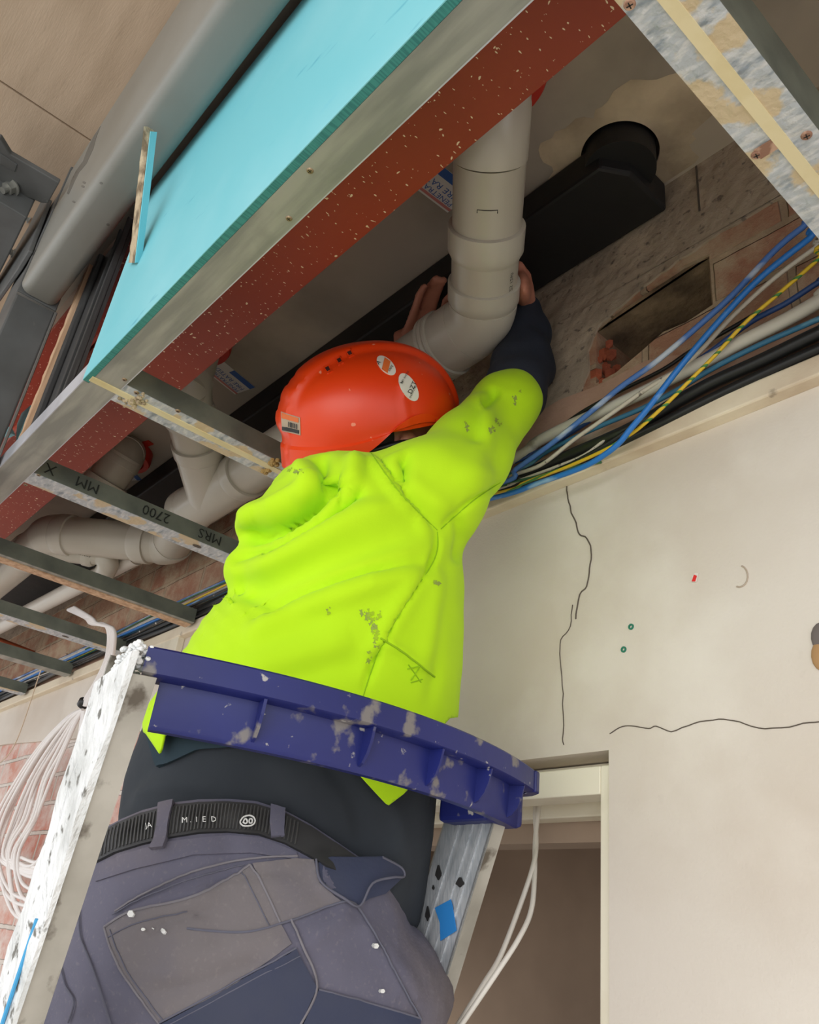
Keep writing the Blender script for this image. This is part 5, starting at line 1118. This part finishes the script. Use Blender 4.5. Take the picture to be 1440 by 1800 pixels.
for j in range(NP):
    for i in range(NA): fs.append((j * NA + i, j * NA + (i + 1) % NA, (j + 1) * NA + (i + 1) % NA, (j + 1) * NA + i))
fs.append(tuple(range(NA)))
inner = [HC + (np.asarray(q) - HC) * .970 for q in rows]; nn = len(rows)
fs2 = fs + [tuple(nn + i for i in f[::-1]) for f in fs] + [(NP * NA + i, NP * NA + (i + 1) % NA, nn + NP * NA + (i + 1) % NA, nn + NP * NA + i) for i in range(NA)]
b = MB(); b.add(rows + inner, fs2); shell = b.build('safety_helmet', m_hat, per, smooth=32)
# peak
rows = []; n = 32; m_ = 6
for i in range(n + 1):
    az = math.radians(-62 + 124 * i / n)
    for j in range(m_ + 1):
        t_ = j / m_; base = hat(az, .97); d_ = np.array([math.cos(az), math.sin(az) * .55, 0]); d_ /= np.linalg.norm(d_); ext = .050 * math.cos(math.radians((-62 + 124 * i / n) * 1.35)) ** .7 if abs(-62 + 124 * i / n) < 66 else 0
        rows.append(base + d_ * (ext * t_ - .004) + np.array([0, 0, -.016 * t_ * t_]))
k = len(rows); up_ = [hw(q) for q in rows]; dn_ = [hw(q + np.array([0, 0, -.003])) for q in rows]; fs = []
for i in range(n):
    for j in range(m_): a = i * (m_ + 1) + j; fs += [(a, a + 1, a + m_ + 2, a + m_ + 1), (k + a, k + a + m_ + 1, k + a + m_ + 2, k + a + 1)]
for i in range(n):
    for j in (0, m_): a = i * (m_ + 1) + j; fs.append((a, a + m_ + 1, k + a + m_ + 1, k + a))
b = MB(); b.add(up_ + dn_, fs); b.build('peak', m_hat, shell, smooth=40)
skh = Skin(np.array([hw(hat(2 * math.pi * (i + .5) / NA - math.pi, max(j / NP, .004))) for j in range(NP + 1) for i in range(NA)]), np.array([(j * NA + i, j * NA + (i + 1) % NA, (j + 1) * NA + (i + 1) % NA, (j + 1) * NA + i) for j in range(NP) for i in range(NA)]))
for x, y in ((576, 650), (596, 635), (614, 622)):
    patch(skh, [(x - 7, y - 5), (x + 3, y - 9), (x + 9, y + 3), (x - 1, y + 8)], .0016, .001, 'vent_frame', m_hat, shell, 5); patch(skh, [(x - 4, y - 2), (x + 2, y - 5), (x + 5, y + 1), (x, y + 4)], .0022, .001, 'vent_slot', m_slot, shell, 5)
m_stk = mat('sticker_white', (222, 218, 206), .45); m_stko = mat('sticker_orange', (222, 110, 50), .5); m_ink2 = mat('sticker_ink', (50, 50, 52), .6)
s1_ = patch(skh, disc(718, 681, 27, 13, 1.05), .0012, .0008, 'sticker', m_stk, shell, 6); s1_['label'] = 'large oval white sticker'
print_on(skh, 'DZT', (722, 694), (.42, -.9), 8, .0026, 'sticker_lettering', m_ink2, s1_); print_on(skh, 'NO WORK', (706, 676), (.5, -.86), 3.5, .0026, 'sticker_lettering', m_ink2, s1_); print_on(skh, 'INDUCTED', (721, 701), (.42, -.9), 3.5, .0026, 'sticker_lettering', m_ink2, s1_)
s2_ = patch(skh, disc(679, 643, 21, 11, .80), .0012, .0008, 'sticker', m_stk, shell, 6); s2_['label'] = 'smaller white sticker with orange middle'
patch(skh, [(676, 630), (686, 637), (681, 657), (671, 650)], .0024, .0006, 'sticker_band', m_stko, s2_, 6)
print_on(skh, 'A', (666, 644), (.6, -.8), 7, .0026, 'sticker_lettering', m_ink2, s2_); print_on(skh, 'SAFE', (684, 655), (.6, -.8), 4, .0026, 'sticker_lettering', m_ink2, s2_)
s3_ = patch(skh, [(495, 724), (528, 734), (529, 765), (497, 757)], .0014, .0008, 'label_sticker', mat('label_grey', (180, 160, 140), .5), shell, 6)
patch(skh, [(497, 726), (526, 735), (526, 743), (497, 735)], .0026, .0005, 'sticker_band', m_stko, s3_, 6); patch(skh, [(498, 749), (527, 756), (527, 762), (498, 755)], .0026, .0005, 'sticker_band', m_ink2, s3_, 6)
b = MB()
for q in range(6):
    V0 = [skh.hit(x, y, .0030)[0] for x, y in ((508 + q * 3, 741 + q * .8), (509.6 + q * 3, 741.4 + q * .8), (509.6 + q * 3, 750 + q * .8), (508 + q * 3, 749.6 + q * .8))]
    if all(v is not None for v in V0): b.add(V0, [(0, 1, 2, 3)])
b.build('barcode', m_ink2, s3_)
# webbing harness inside, seen past the ear
b = MB(); b.tube([hp(.118 * math.cos(a), .090 * math.sin(a), -.022 + (-.02 if math.cos(a) < 0 else 0) * -math.cos(a)) for a in np.linspace(0, 2 * math.pi, 40)], .005, 8); b.build('head_band', m_cblack, shell, smooth=60)
